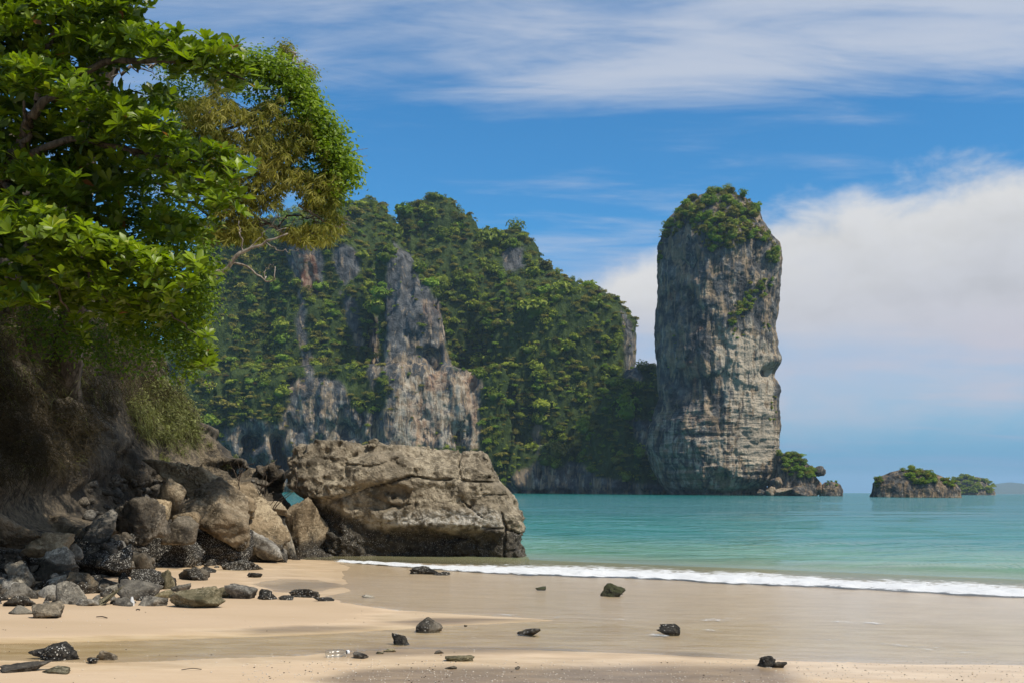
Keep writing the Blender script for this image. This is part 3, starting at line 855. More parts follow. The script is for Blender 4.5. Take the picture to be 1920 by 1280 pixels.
Pm = P[mk]; xm, zm, ym = Pm[:, 0], Pm[:, 2], Pm[:, 1]
ppx, ppy = pix(np.stack((xm, np.full(len(xm), YB - 1.3), zm), 1))
ppx = ppx + 5 * fbm(Pm * 1.6, 2); ppy = ppy + 4 * fbm(Pm * 1.7 + 9, 2)
front = sstep(ym, YB + 0.6, YB - 0.4)
crk = np.zeros(len(xm), np.float32)
for pts, w, dep in (([(575, 931), (640, 934), (680, 918), (720, 906), (770, 893), (820, 900), (870, 902), (940, 902)], 2.4, 0.30),
                    ([(862, 835), (861, 880), (866, 903)], 2.0, 0.34), ([(864, 903), (858, 925), (878, 950), (905, 966)], 1.8, 0.20),
                    ([(668, 850), (650, 868), (655, 890), (640, 905)], 2.0, 0.16), ([(650, 868), (700, 876), (755, 858)], 1.8, 0.14),
                    ([(755, 846), (770, 868), (785, 893)], 1.7, 0.14), ([(902, 905), (906, 925), (914, 940)], 1.5, 0.14),
                    ([(640, 985), (720, 978), (800, 972), (880, 962), (930, 958)], 1.7, 0.12), ([(780, 943), (774, 955), (771, 966)], 3.2, 0.40),
                    ([(600, 862), (612, 885), (600, 905)], 1.8, 0.12), ([(820, 838), (828, 858), (858, 872)], 1.5, 0.10), ([(815, 930), (845, 925), (862, 928)], 1.5, 0.10),
                    ([(700, 930), (740, 950), (770, 946)], 1.5, 0.08), ([(880, 925), (930, 930), (966, 925)], 1.5, 0.14), ([(905, 985), (940, 990), (975, 1000)], 2.0, 0.16),
                    ([(940, 960), (950, 990), (945, 1045)], 2.5, 0.22)):
    dd = line_d(ppx, ppy, pts)
    crk = np.maximum(crk, dep * (0.55 + 0.5 * vnoise(Pm * 1.1 + dep * 50)) * np.exp(-(dd / (w * 0.85)) ** 2))
up = sstep(ppy, np.interp(ppx, (575, 640, 680, 720, 770, 820, 870, 940), (931, 934, 918, 906, 893, 900, 902, 902)) + 1, np.interp(ppx, (575, 640, 680, 720, 770, 820, 870, 940), (931, 934, 918, 906, 893, 900, 902, 902)) - 1)
ledge = up * (0.14 * sstep(ppx, 800, 690) - 0.02)
blk = 0.16 * sstep(poly_sd(ppx, ppy, [(655, 862), (700, 850), (750, 846), (775, 870), (780, 892), (720, 905), (660, 915)]), -4, 8)
F1, F2, ID = worley(Pm * np.array((0.85, 0.85, 1.3), np.float32) + 3.3)
G1, G2, GID = worley(Pm * np.array((2.6, 2.6, 3.4), np.float32) + 1.3)
dn = (ID - 0.5) * 0.20 * sstep(F2 - F1, 0, 0.20) + (GID - 0.5) * 0.09 * sstep(G2 - G1, 0, 0.3)
dn += 0.15 * fbm(Pm * 1.2, 4) + 0.085 * fbm(Pm * 5.0, 4, 0.6) + 0.06 * fbm(Pm * 2.6 + 5, 3, 0.5, True) + 0.05 * fbm(Pm * np.array((1.5, 1.5, 7), np.float32), 3)
f[mk] += crk * front - (ledge + blk) * front - dn + 0.07
V, Fq = surface_nets(f.reshape(gx.shape), (ax_[0][0], ax_[1][0], ax_[2][0]), hv)
vx, vy = pix(V)
pale = sstep(poly_sd(vx, vy, [(690, 985), (740, 968), (780, 972), (840, 965), (905, 960), (935, 975), (930, 990), (860, 1000), (760, 1010)]), -22, 6)
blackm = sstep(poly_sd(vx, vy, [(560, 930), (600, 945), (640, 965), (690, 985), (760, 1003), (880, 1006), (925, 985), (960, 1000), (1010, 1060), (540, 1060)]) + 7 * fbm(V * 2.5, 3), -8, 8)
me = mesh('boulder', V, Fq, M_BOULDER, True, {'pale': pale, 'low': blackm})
link('boulder', me, label='huge flat topped cracked boulder at the edge of the water, black undercut foot', cat='boulder')
del f, P, Pm, gx, gy, gz, x_, y_, z_, xl, xr, cx, a_, u, v, d0, top, bf, bb, und, scx, mk
print('shore', round(time.time() - T0, 1))
# ================================================================== far limestone hills
def lump(prf, Yc, k, X, Y, Z, p=2.4):
    """field of a hill whose outline at depth Yc follows (row, left, right) of the photograph; k: depth over width"""
    q = np.array([(at(960, r, Yc)[2], at(l, r, Yc)[0], at(rr, r, Yc)[0]) for r, l, rr in prf])
    q = q[np.argsort(q[:, 0])]
    q = np.vstack(((-6, q[0, 1] - 1, q[0, 2] + 1), q, (q[-1, 0] + 3, (q[-1, 1] + q[-1, 2]) / 2, (q[-1, 1] + q[-1, 2]) / 2)))
    xl = np.interp(Z, q[:, 0], q[:, 1]); xr = np.interp(Z, q[:, 0], q[:, 2])
    c, a = ((xl + xr) / 2)[None, None], np.maximum((xr - xl) / 2, 0.05)[None, None]
    b = np.maximum(a * k, 0.05)
    u = np.abs((X[:, None, None] - c) / a) ** p
    v = np.abs((Y[None, :, None] - Yc) / b) ** p
    dd = ((u + v) ** (1 / p) - 1) * np.minimum(a, b) * 0.8
    return np.maximum(dd, (Z - (q[-2, 0] + 1.5))[None, None]).astype(np.float32)
HILLS = [
    ([(370, 812, 838), (378, 797, 850), (387, 780, 862), (405, 757, 882), (440, 745, 908), (480, 735, 938), (560, 700, 990), (700, 690, 1005), (916, 690, 1005)], 690, 0.55),
    ([(385, 678, 702), (393, 668, 716), (410, 655, 738), (445, 645, 748), (500, 630, 765), (700, 600, 770), (916, 590, 775)], 672, 0.7),
    ([(390, 600, 655), (410, 530, 672), (440, 440, 692), (470, 385, 702), (600, 330, 706), (916, 280, 706)], 662, 0.42),
    ([(436, 955, 977), (445, 940, 992), (470, 930, 1004), (500, 926, 1012), (560, 915, 1030), (700, 900, 1040), (916, 900, 1040)], 690, 0.9),
    ([(500, 985, 1015), (525, 960, 1062), (545, 938, 1108), (560, 928, 1138), (590, 918, 1164), (640, 908, 1178), (700, 905, 1184), (800, 905, 1176), (870, 915, 1165), (916, 930, 1160)], 655, 0.55),
    ([(460, 736, 744), (480, 729, 764), (510, 725, 782), (560, 722, 806), (600, 719, 826), (660, 716, 832), (720, 714, 848), (760, 712, 868), (860, 715, 890), (916, 715, 892)], 615, 0.55),
    ([(690, 520, 860), (705, 450, 876), (730, 410, 888), (770, 395, 893), (916, 392, 894)], 612, 0.16),
    ([(425, 556, 598), (445, 540, 606), (520, 546, 606), (560, 545, 610), (640, 520, 640), (720, 500, 660)], 634, 0.7),
    ([(450, 634, 650), (470, 626, 672), (530, 632, 680), (560, 620, 690), (700, 600, 705), (800, 600, 712)], 640, 0.7),
    ([(690, 1196, 1240), (715, 1172, 1262), (760, 1130, 1275), (820, 1096, 1275), (880, 1080, 1275), (916, 1075, 1280)], 612, 0.5),
    ([(840, 980, 1090), (860, 968, 1120), (890, 962, 1180), (916, 958, 1230)], 620, 0.22),
]
hh_ = 1.25
ax_ = [np.arange(a, b, hh_, dtype=np.float32) for a, b in ((-236, 122), (566, 724), (-5, 214))]
f = np.full([len(a) for a in ax_], 1e3, np.float32)
for prf, Yc, k in HILLS:
    dl = lump(prf, Yc, k, *ax_)
    h_ = np.clip(0.5 + 0.5 * (dl - f) / 5.0, 0, 1)          # soft union
    f = dl * (1 - h_) + f * h_ - 5.0 * h_ * (1 - h_)
mk = np.argwhere(np.abs(f) < 16)
P = np.stack([ax_[k][mk[:, k]] for k in range(3)], 1)
px_, py_ = pix(P)
dn = 5.5 * fbm(P * np.array((0.030, 0.030, 0.016), np.float32), 3) + 3.0 * fbm(P * np.array((0.11, 0.11, 0.022), np.float32), 3, ridged=True)
dn += 1.1 * fbm(P * np.array((0.30, 0.30, 0.07), np.float32), 3)
rockz = sstep(py_, 690, 760) * sstep(px_, 900, 880)
dn += rockz * (1.9 * fbm(P * np.array((0.22, 0.22, 0.035), np.float32), 3, ridged=True) + 1.2 * fbm(P * np.array((0.12, 0.12, 0.20), np.float32), 2))
dn -= 5.0 * sstep(P[:, 2], 9.0, 1.0) * (0.6 + 0.5 * vnoise(P * np.array((0.07, 0.07, 0.02), np.float32))) * rockz      # wave-cut notch
hang = vnoise(np.stack((P[:, 0] * 0.28, P[:, 1] * 0.28, P[:, 2] * 0.02), 1)) * 9 + 6 * vnoise(np.stack((P[:, 0] * 0.09, P[:, 1] * 0.09, P[:, 2] * 0.0 + 3), 1))
dn -= 4.5 * rockz * sstep(px_, 720, 660) * sstep(P[:, 2] - 22 - hang, 3, -3) * sstep(P[:, 2], 3, 8) + 3.0 * rockz * sstep(P[:, 2] - 40 - hang, 2, -2) * sstep(px_, 720, 690)
dn -= 2.2 * sstep(P[:, 2], 4.5, 1.0) * (1 - rockz)
for cx_, cy_, rx, ry, dep in ((815, 682, 12, 20, 9), (800, 664, 12, 9, 7), (472, 828, 20, 18, 12), (462, 868, 14, 26, 10), (520, 838, 12, 22, 10), (528, 868, 12, 22, 9), (488, 872, 10, 18, 9), (545, 715, 9, 12, 6), (700, 655, 12, 14, 5), (575, 520, 16, 26, 4),
                              (590, 545, 9, 14, 6), (860, 830, 16, 34, 7), (640, 800, 20, 14, 6), (420, 870, 20, 30, 8), (600, 640, 6, 14, 5), (818, 576, 9, 5, 4), (660, 815, 16, 16, 6)):
    e = ((px_ + 5 * vnoise(P * 0.2) - cx_) / rx) ** 2 + ((py_ - cy_) / ry) ** 2
    dn -= dep * np.exp(-e * 1.2) * (P[:, 1] < 640)
f[mk[:, 0], mk[:, 1], mk[:, 2]] -= dn.astype(np.float32) * 0.85
V, Fq = surface_nets(f, [a[0] for a in ax_], hh_)
del f, mk, P, dn, dl, h_
V = V + 0.35 * np.stack([vnoise(V * 0.45 + 3 * k) for k in range(3)], 1)
N, fn = vert_normals(V, Fq)
BARE = [[(738, 452), (768, 480), (786, 520), (827, 578), (833, 650), (850, 690), (898, 700), (898, 790), (893, 838), (720, 838), (724, 700), (722, 600), (722, 520)],
        [(540, 718), (575, 702), (640, 714), (660, 765), (735, 768), (735, 840), (860, 850), (893, 925), (385, 925), (392, 862), (430, 805), (470, 790), (530, 792)],
        [(540, 442), (608, 428), (606, 520), (592, 552), (570, 552), (546, 500)], [(625, 470), (640, 450), (674, 480), (672, 522), (650, 534), (628, 500)],
        [(556, 545), (568, 545), (578, 640), (570, 660)], [(636, 540), (668, 560), (684, 640), (670, 660), (652, 600)],
        [(965, 888), (1010, 862), (1050, 878), (1095, 862), (1125, 892), (1180, 903), (1290, 910), (1290, 928), (940, 928)],
        [(1166, 585), (1200, 640), (1200, 712), (1176, 706), (1168, 640)], [(932, 468), (958, 458), (984, 466), (980, 500), (948, 508)],
        [(560, 640), (585, 650), (590, 705), (565, 710)], [(690, 640), (705, 600), (712, 720), (700, 740)], [(1190, 780), (1230, 800), (1225, 870), (1200, 850)], [(1002, 800), (1012, 790), (1014, 850), (1000, 850)]]
def bare_field(P):
    a, b = pix(P)
    a = a + 9 * fbm(P * 0.11, 3); b = b + 9 * fbm(P * 0.11 + 5, 3)
    e = np.full(len(a), -1e3, np.float32)
    for q in BARE:
        e = np.maximum(e, poly_sd(a, b, q))
    return e + 9.0 * fbm(P * np.array((0.09, 0.09, 0.05), np.float32) + 11, 3)
bare = bare_field(V)
veg = sstep(bare, 4, -5)
vx, vy = pix(V)
nzw = fbm(V * 0.08, 3)
warm = np.zeros(len(V))
for q, w in (([(545, 470), (590, 480), (604, 552), (570, 552)], 1.25), ([(760, 750), (800, 740), (830, 790), (830, 838), (770, 838)], 0.75), ([(860, 690), (898, 700), (898, 830), (880, 800)], 0.85),
             ([(790, 700), (840, 690), (850, 730), (800, 735)], 0.9), ([(785, 560), (830, 560), (830, 620), (800, 620)], 0.7), ([(480, 845), (520, 845), (520, 880), (490, 880)], 0.6), ([(540, 700), (580, 690), (580, 740), (545, 740)], 0.75)):
    warm = np.maximum(warm, w * sstep(poly_sd(vx, vy, q) + 6 * nzw, -5, 8))
pale = sstep(vy, 690, 770) * 0.10 * sstep(vx, 940, 900) + 0.35 * sstep(poly_sd(vx, vy, [(735, 700), (890, 700), (890, 840), (735, 840)]), -10, 15) - 0.6 * sstep(vy, 640, 600)
me = mesh('hills', V, Fq, M_HILL, True, {'veg': veg, 'warm': warm, 'pale': pale})
link('hills', me, label='steep jungle covered limestone hills with bare grey cliffs across the bay', cat='hills', kind='structure')
print('hills', len(V), round(time.time() - T0, 1))

# ------------------------------------------------------------------ jungle on the hills
def crown_quads(rng, n_lobes, per_lobe, R, flat=0.8, leaf=0.55, droop=0.3):
    """a lumpy crown of leaf clumps: lobes spread through an ellipsoid, each a loose shell of small faces"""
    C, Nn, T = [], [], []
    for _ in range(n_lobes):
        dv = rng.normal(size=3); dv /= np.linalg.norm(dv); dv[2] = abs(dv[2]) * 1.0 - 0.15
        c = dv * R * rng.uniform(0.30, 0.64) * np.array((1, 1, flat))
        r = R * rng.uniform(0.30, 0.48)
        e = rng.normal(size=(per_lobe, 3)); e /= np.linalg.norm(e, axis=1, keepdims=True)
        e[:, 2] = np.where(e[:, 2] < -0.35, -e[:, 2], e[:, 2])
        C.append(c + e * r * rng.uniform(0.75, 1.08, (per_lobe, 1)) * np.array((1, 1, flat)))
        Nn.append(e + rng.normal(0, 0.45, e.shape) + np.array((0, 0, 0.35)))
        T.append(np.clip(rng.uniform(0.25, 0.75) + rng.normal(0, 0.13, per_lobe), 0.02, 1))
    C, Nn, T = np.concatenate(C), np.concatenate(Nn), np.concatenate(T)
    return leaf_faces(rng, C, Nn, R * leaf * rng.uniform(0.55, 1.1, len(C))), T
def leaf_faces(rng, C, Nn, size, long=1.25):
    Nn = Nn / (np.linalg.norm(Nn, axis=1, keepdims=True) + 1e-9)
    r = rng.normal(size=C.shape)
    a = np.cross(Nn, r); a /= np.linalg.norm(a, axis=1, keepdims=True) + 1e-9
    b = np.cross(Nn, a)
    s = size[:, None] * 0.5
    bend = Nn * s * 0.35
    V = np.stack((C - a * s * long - bend, C + b * s * 0.62, C + a * s * long - bend, C - b * s * 0.62), 1).reshape(-1, 3)
    F = np.arange(len(C) * 4).reshape(-1, 4)
    return V, F
rng = np.random.default_rng(5)
tri_area = np.linalg.norm(fn, axis=1) * 0.5
fc = V[Fq].mean(1)
fnn = fn / (np.linalg.norm(fn, axis=1, keepdims=True) + 1e-9)
view = fc - np.array((0, 0, CAMZ)); view /= np.linalg.norm(view, axis=1, keepdims=True)
facing = (fnn * view).sum(1) < 0.35
fx, fy = pix(fc)
vis = facing & (fc[:, 2] > 2.5) & (fx > 330)
fveg = veg[Fq].mean(1)
w = tri_area * vis * np.where(fveg > 0.5, 1.0, 0.10)
w *= np.where(fc[:, 2] < 5, 0.5, 1.0)
NT = 6200
pick = rng.choice(len(fc), NT, p=w / w.sum())
pos = fc[pick] + fnn[pick] * rng.uniform(-0.3, 0.5, (NT, 1)) + rng.normal(0, 0.5, (NT, 3))
size = np.exp(rng.normal(math.log(2.3), 0.50, NT))
size = np.where(fveg[pick] > 0.5, size, size * 0.55)
region = fbm(pos * 0.02, 3)
tintc = np.clip(0.46 + 0.35 * region + rng.normal(0, 0.22, NT), 0.03, 1)
# from the eye: is the place hidden by the hill?
BVH_H = BVHTree.FromPolygons([tuple(v) for v in V.tolist()], Fq.tolist())
eye = Vector((0, 0, CAMZ))
seen = np.zeros(NT, bool)
for k in range(NT):
    tp = Vector(pos[k] + fnn[pick[k]] * 1.0); dv = tp - eye
    h = BVH_H.ray_cast(eye, dv.normalized(), dv.length - 2.0)
    seen[k] = h[0] is None
# those hidden by the boulder, the bank or the near trees are not counted among the large ones
tx, ty = pix(pos)
clear = seen & (tx > 470) & ~((tx > 545) & (tx < 960) & (ty > 815)) & (ty < 905) & ~((tx < 660) & (ty < 470))
order = np.argsort(-(size * clear))
big = np.zeros(NT, bool); big[order[:150]] = True
protos = []
for k in range(10):
    (cv, cf), ct = crown_quads(rng, rng.integers(7, 10), 11, 1.0, rng.uniform(0.75, 1.0), 0.42)
    protos.append((cv, cf, np.repeat(ct, 4)))
jcol = bpy.data.collections.new('jungle crowns')       # crowns drawn by the jungle; not in the scene themselves
fine = []
for k in range(16):
    kind = k % 4                                         # rounded, flat topped, tall loose, creeper mat
    nl, pl2, fl, lf = ((9, 30, 0.9, 0.26), (8, 30, 0.55, 0.24), (7, 26, 1.35, 0.24), (12, 22, 0.45, 0.24))[kind]
    (cv, cf), ct = crown_quads(rng, nl, pl2, 1.0, fl, lf)
    ct = np.clip(ct * 0.9 + rng.normal(0, 0.08), 0.12, 1)
    mt = (M_BUSH, M_BUSH, M_BUSH_DRY, M_BUSH_LIGHT, M_BUSH, M_BUSH_DRY)[rng.integers(6)]
    if k == 7: ct = ct * 0 + 0.03                        # a few crowns have gone brown
    b2 = Bag(); b2.add(cv, cf, tint=np.repeat(ct, 4))
    o = bpy.data.objects.new('jungle_crown', b2.mesh('jungle_crown', mt, False))
    jcol.objects.link(o)
    fine.append((cv, cf, ct))
sel = np.where(~big & seen)[0]
npick = rng.choice([k for k in range(16) if k != 7], len(sel))
npick = np.where(rng.random(len(sel)) < 0.02, 7, npick)
me = bpy.data.meshes.new('jungle')
me.vertices.add(len(sel)); me.vertices.foreach_set('co', np.ascontiguousarray(pos[sel], dtype=np.float32).ravel())
spin = rng.uniform(0, 6.28, len(sel))
for nm, vals in (('crown_size', size[sel]), ('crown_pick', npick), ('crown_spin', spin), ('shade_of_green', np.clip(tintc[sel] - 0.46, -0.4, 0.45))):
    at_ = me.attributes.new(nm, 'FLOAT', 'POINT'); at_.data.foreach_set('value', np.ascontiguousarray(vals, dtype=np.float32))
jo = link('jungle', me, label='mass of jungle trees and creepers covering the limestone hills', cat='jungle', kind='stuff')
ng = bpy.data.node_groups.new('jungle', 'GeometryNodeTree')
ng.interface.new_socket('Geometry', in_out='INPUT', socket_type='NodeSocketGeometry')
ng.interface.new_socket('Geometry', in_out='OUTPUT', socket_type='NodeSocketGeometry')
N_ = ng.nodes; L_ = ng.links
gi, go = N_.new('NodeGroupInput'), N_.new('NodeGroupOutput')
mp = N_.new('GeometryNodeMeshToPoints')
ip = N_.new('GeometryNodeInstanceOnPoints'); ip.inputs['Pick Instance'].default_value = True
ci = N_.new('GeometryNodeCollectionInfo'); ci.inputs['Collection'].default_value = jcol
ci.inputs['Separate Children'].default_value = True; ci.inputs['Reset Children'].default_value = True
def named(nm):
    q = N_.new('GeometryNodeInputNamedAttribute'); q.data_type = 'FLOAT'; q.inputs['Name'].default_value = nm
    return q.outputs['Attribute']
cx3 = N_.new('ShaderNodeCombineXYZ'); L_.new(named('crown_spin'), cx3.inputs[2])
L_.new(gi.outputs[0], mp.inputs['Mesh']); L_.new(mp.outputs[0], ip.inputs['Points']); L_.new(ci.outputs[0], ip.inputs['Instance'])
L_.new(named('crown_pick'), ip.inputs['Instance Index']); L_.new(named('crown_size'), ip.inputs['Scale']); L_.new(cx3.outputs[0], ip.inputs['Rotation'])
L_.new(ip.outputs[0], go.inputs[0])
md = jo.modifiers.new('jungle', 'NODES'); md.node_group = ng
tree_mesh = []
for k in range(12):
    cv, cf, ct = fine[(0, 1, 2, 4, 5, 6)[k % 6]]
    b2 = Bag(); b2.add(cv, cf, tint=np.repeat(np.maximum(ct, 0.12), 4))
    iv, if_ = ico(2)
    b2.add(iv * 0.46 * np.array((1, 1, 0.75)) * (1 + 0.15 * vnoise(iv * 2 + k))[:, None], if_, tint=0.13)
    (cv2, cf2), ct2 = crown_quads(rng, 4, 9, 0.9, 0.9, 0.40)
    b2.add(cv2 + np.array((0, 0, 0.1)), cf2, tint=np.repeat(ct2, 4))
    tree_mesh.append((b2.mesh('tree', M_BUSH, False), b2.mesh('tree', M_BUSH_LIGHT, False), b2.mesh('tree', M_BUSH_DRY, False)))
def tree_at(P, R, mat, label, group, name='jungle_tree', cat='tree', flat=1.0):
    o = link(name, tree_mesh[rng.integers(12)][mat], None, P, label, cat, group)
    o.scale = (R, R, R * flat * rng.uniform(0.85, 1.1))
    o.rotation_euler = (rng.normal(0, 0.12), rng.normal(0, 0.12), rng.uniform(0, 6.28))
    return o
ZONES = ((lambda x, y: x > 1085 and y > 790, 'leafy dark tree low on the wooded saddle close above the waterline beside the tower', 'trees low on the saddle'),
         (lambda x, y: x > 1085 and y > 680, 'leafy dark tree high on the wooded saddle between the hills and the rock tower', 'trees high on the saddle'),
         (lambda x, y: x > 915 and y < 525 and x < 1030, 'leafy tree on the small knob behind the main jungle peak', 'trees on the small knob'),
         (lambda x, y: x > 905 and y < 610, 'leafy green tree on the skyline slope of the rounded right hand jungle hill', 'trees on the top of the rounded right hill'),
         (lambda x, y: x > 1060, 'leafy green tree on the right end of the rounded right hand jungle hill', 'trees on the right end of the rounded hill'),
         (lambda x, y: x > 905 and y < 740, 'leafy green tree half way up the left face of the rounded right hand jungle hill', 'trees half way up the rounded hill'),
         (lambda x, y: x > 905, 'leafy green tree low down on the rounded right hand jungle hill above grey rock', 'trees low on the rounded hill'),
         (lambda x, y: x > 725 and y < 470, 'leafy green tree on the summit of the highest jungle peak', 'trees on the summit of the highest peak'),
         (lambda x, y: x > 725 and y < 640, 'leafy green tree on the slope right of the bare grey rock spire', 'trees right of the rock spire'),
         (lambda x, y: y > 690, 'leafy tree growing low on the pale sea cliff of the hills', 'trees on the sea cliff'),
         (lambda x, y: x > 560 and y < 560, 'leafy green tree near the skyline left of the bare grey rock spire', 'trees near the skyline left of the spire'),
         (lambda x, y: True, 'leafy green tree on the left jungle slope above the sea cliff', 'trees on the left slope'))
for k in np.where(big)[0]:
    for fz, lab, grp in ZONES:
        if fz(tx[k], ty[k]):
            tree_at(pos[k], size[k], 1 if rng.random() < 0.22 else (2 if rng.random() < 0.12 else 0), lab, grp); break
print('jungle', round(time.time() - T0, 1))

# ================================================================== the rock tower
YT = 560.0
TL = [(934, 1262), (922, 1250), (905, 1240), (885, 1229), (860, 1222), (840, 1214), (810, 1214), (780, 1226), (745, 1238), (700, 1235), (665, 1231), (620, 1231), (570, 1234), (520, 1236), (490, 1235), (460, 1238), (440, 1244), (415, 1254), (390, 1272), (372, 1292), (362, 1312), (357, 1330)]
TR = [(934, 1432), (922, 1434), (912, 1440), (900, 1448), (880, 1456), (850, 1458), (800, 1458), (760, 1456), (722, 1454), (690, 1455), (660, 1455), (620, 1452), (570, 1453), (520, 1458), (490, 1459), (465, 1456), (440, 1440), (420, 1427), (400, 1420), (385, 1410), (372, 1398), (362, 1385), (357, 1368)]
pl_, pr_ = prof(TL, YT), prof(TR, YT)
zt = at(1350, 356, YT)[2]
zs = np.concatenate((np.linspace(-3, zt - 8, 420), zt - 8 + 8 * np.sin(np.linspace(0, math.pi / 2, 26)[1:])))
th = np.concatenate((np.linspace(-math.pi, 0, 330, endpoint=False), np.linspace(0, math.pi, 110, endpoint=False)))    # -pi..0 faces the beach
xl, xr = np.interp(zs, pl_[:, 0], pl_[:, 1]), np.interp(zs, pr_[:, 0], pr_[:, 1])
over = np.sqrt(np.clip((zt - zs) / 8, 0, 1))
cxz, az_ = (xl + xr) / 2, (xr - xl) / 2 * np.where(zs > zt - 8, np.maximum(over, 0.02), 1)
al = rad(33); pw = 3.0
rr = 1 / (np.abs(np.cos(th - al)) ** pw + np.abs(np.sin(th - al)) ** pw) ** (1 / pw)
ux, uy = rr * np.cos(th), rr * np.sin(th)
ux = ux / np.abs(ux).max()
uy = uy / np.abs(uy).max() * 0.82
Xg = cxz[:, None] + az_[:, None] * ux[None]
Yg = YT + np.minimum(az_, 34)[:, None] * uy[None]
Zg = np.repeat(zs[:, None], len(th), 1)
P = np.stack((Xg, Yg, Zg), -1).reshape(-1, 3)
nx_, ny_ = np.cos(th), np.sin(th)
Nn = np.stack((np.repeat(nx_[None], len(zs), 0), np.repeat(ny_[None], len(zs), 0), np.zeros((len(zs), len(th)))), -1).reshape(-1, 3)
fluteA = fbm(P * np.array((0.16, 0.16, 0.020), np.float32), 4, ridged=True)
fluteB = fbm(P * np.array((0.55, 0.55, 0.075), np.float32), 3, ridged=True)
blocky = fbm(P * np.array((0.09, 0.09, 0.055), np.float32) + 4, 4)
tl = P @ np.array(((0.995, 0, 0.09), (0, 1, 0), (-0.09, 0, 0.995)), np.float32).T
strat = fbm(tl * np.array((0.035, 0.035, 0.75), np.float32), 3)
slow = sstep(P[:, 2], 62, 40)
bW1, bW2, bID = worley(P * np.array((0.085, 0.085, 0.045), np.float32) + 2.0 + 0.25 * blocky[:, None])
cW1, cW2, cID = worley(P * np.array((0.22, 0.22, 0.10), np.float32) + 5.0)
ledges = fbm(P * np.array((0.10, 0.10, 0.22), np.float32) + 13, 4, 0.6)
disp = 1.3 * fluteA * (1 - 0.75 * slow) + 0.6 * fluteB * (1 - 0.7 * slow) + 1.9 * blocky + 2.6 * (bID - 0.5) * sstep(bW2 - bW1, 0, 0.16) + 1.1 * (cID - 0.5) * sstep(cW2 - cW1, 0, 0.2) + 1.3 * ledges + slow * (0.38 * strat + 0.5 * fbm(tl * np.array((0.3, 0.3, 0.9), np.float32), 3))
tpx, tpy = pix(P)
frontm = (P[:, 1] < YT + 4)
disp -= 6.0 * np.exp(-(((tpx - 1400 - 30) / 40) ** 2 + ((tpy - 922) / 14) ** 2)) * frontm
disp -= 3.0 * sstep(P[:, 2], 5.0, 1.0)
disp += 2.4 * np.exp(-(((tpx - 1460) / 18) ** 2 + ((tpy - 672) / 10) ** 2))
disp -= 3.6 * np.exp(-(((tpx - 1458) / 20) ** 2 + ((tpy - 704) / 13) ** 2))
for cx_, cy_, rx, ry, dep in ((1442, 696, 11, 9, 8.0), (1330, 740, 5, 30, 1.6), (1352, 790, 4, 40, 1.6), (1290, 470, 8, 30, 1.5), (1390, 600, 4, 60, 1.2), (1300, 560, 5, 40, 1.2), (1270, 880, 30, 5, 1.5), (1320, 815, 60, 3, 1.2)):
    disp -= dep * np.exp(-(((tpx - cx_) / rx) ** 2 + ((tpy - cy_) / ry) ** 2)) * frontm
edge = np.abs(np.cos(th))[None].repeat(len(zs), 0).ravel()
disp *= 1 - 0.45 * edge ** 6
P = P + Nn * disp[:, None]
F = grid_faces(len(zs), len(th), True)
top_i = len(P)
P = np.vstack((P, [[P[-len(th):, 0].mean(), P[-len(th):, 1].mean(), zt + 0.5]]))
capF = np.array([[top_i - len(th) + k, top_i - len(th) + (k + 1) % len(th), top_i] for k in range(len(th))])
tpx, tpy = pix(P)
nz_ = fbm(P * 0.1, 3)
tw = 0.55 * sstep(poly_sd(tpx, tpy, [(1250, 480), (1330, 470), (1320, 720), (1340, 830), (1290, 800), (1250, 600)]) + 10 * nz_, -8, 12) + 0.4 * sstep(nz_, 0.2, 0.6)
tp = 0.75 * sstep(poly_sd(tpx, tpy, [(1340, 600), (1450, 640), (1458, 860), (1400, 880), (1370, 800), (1350, 700)]) + 12 * nz_, -10, 14) + 0.3 * sstep(tpy, 740, 840)
ts_ = sstep(P[:, 2], 66, 45)
me = mesh('rock_tower', P, [F, capF], M_TOWER, True, {'warm': tw, 'pale': tp, 'strata': ts_})
link('rock_tower', me, label='tall sheer limestone rock tower standing in the sea with trees on its crown', cat='rock tower')
# its trees: find where a pixel's ray meets the tower
BVH_T = BVHTree.FromPolygons([tuple(v) for v in P.tolist()], F.tolist() + capF.tolist())
def on_mesh(bvh, px, py, far=2000):
    a, b = ray(px, py)
    h = bvh.ray_cast(eye, Vector((a, 1, b)).normalized(), far)
    return None if h[0] is None else (np.array(h[0][:]), np.array(h[1][:]))
def scatter(bvh, poly, n, r0, r1, label, group, name='jungle_tree', cat='tree', mats=(0, 0, 1, 2), lift=0.3, tries=40):
    poly = np.array(poly, float)
    (x0, y0), (x1, y1) = poly.min(0), poly.max(0)
    done = 0
    for _ in range(n * tries):
        if done >= n: break
        q = rng.uniform((x0, y0), (x1, y1))
        if poly_sd(np.array([q[0]]), np.array([q[1]]), poly.tolist())[0] < 0: continue
        h = on_mesh(bvh, *q)
        if h is None: continue
        R = rng.uniform(r0, r1)
        lab, grp = label(q[0], q[1]) if callable(label) else (label, group)
        tree_at(h[0] + h[1] * R * lift, R, mats[rng.integers(len(mats))], lab, grp, name, cat)
        done += 1
GT = 'trees on the crown of the tower'
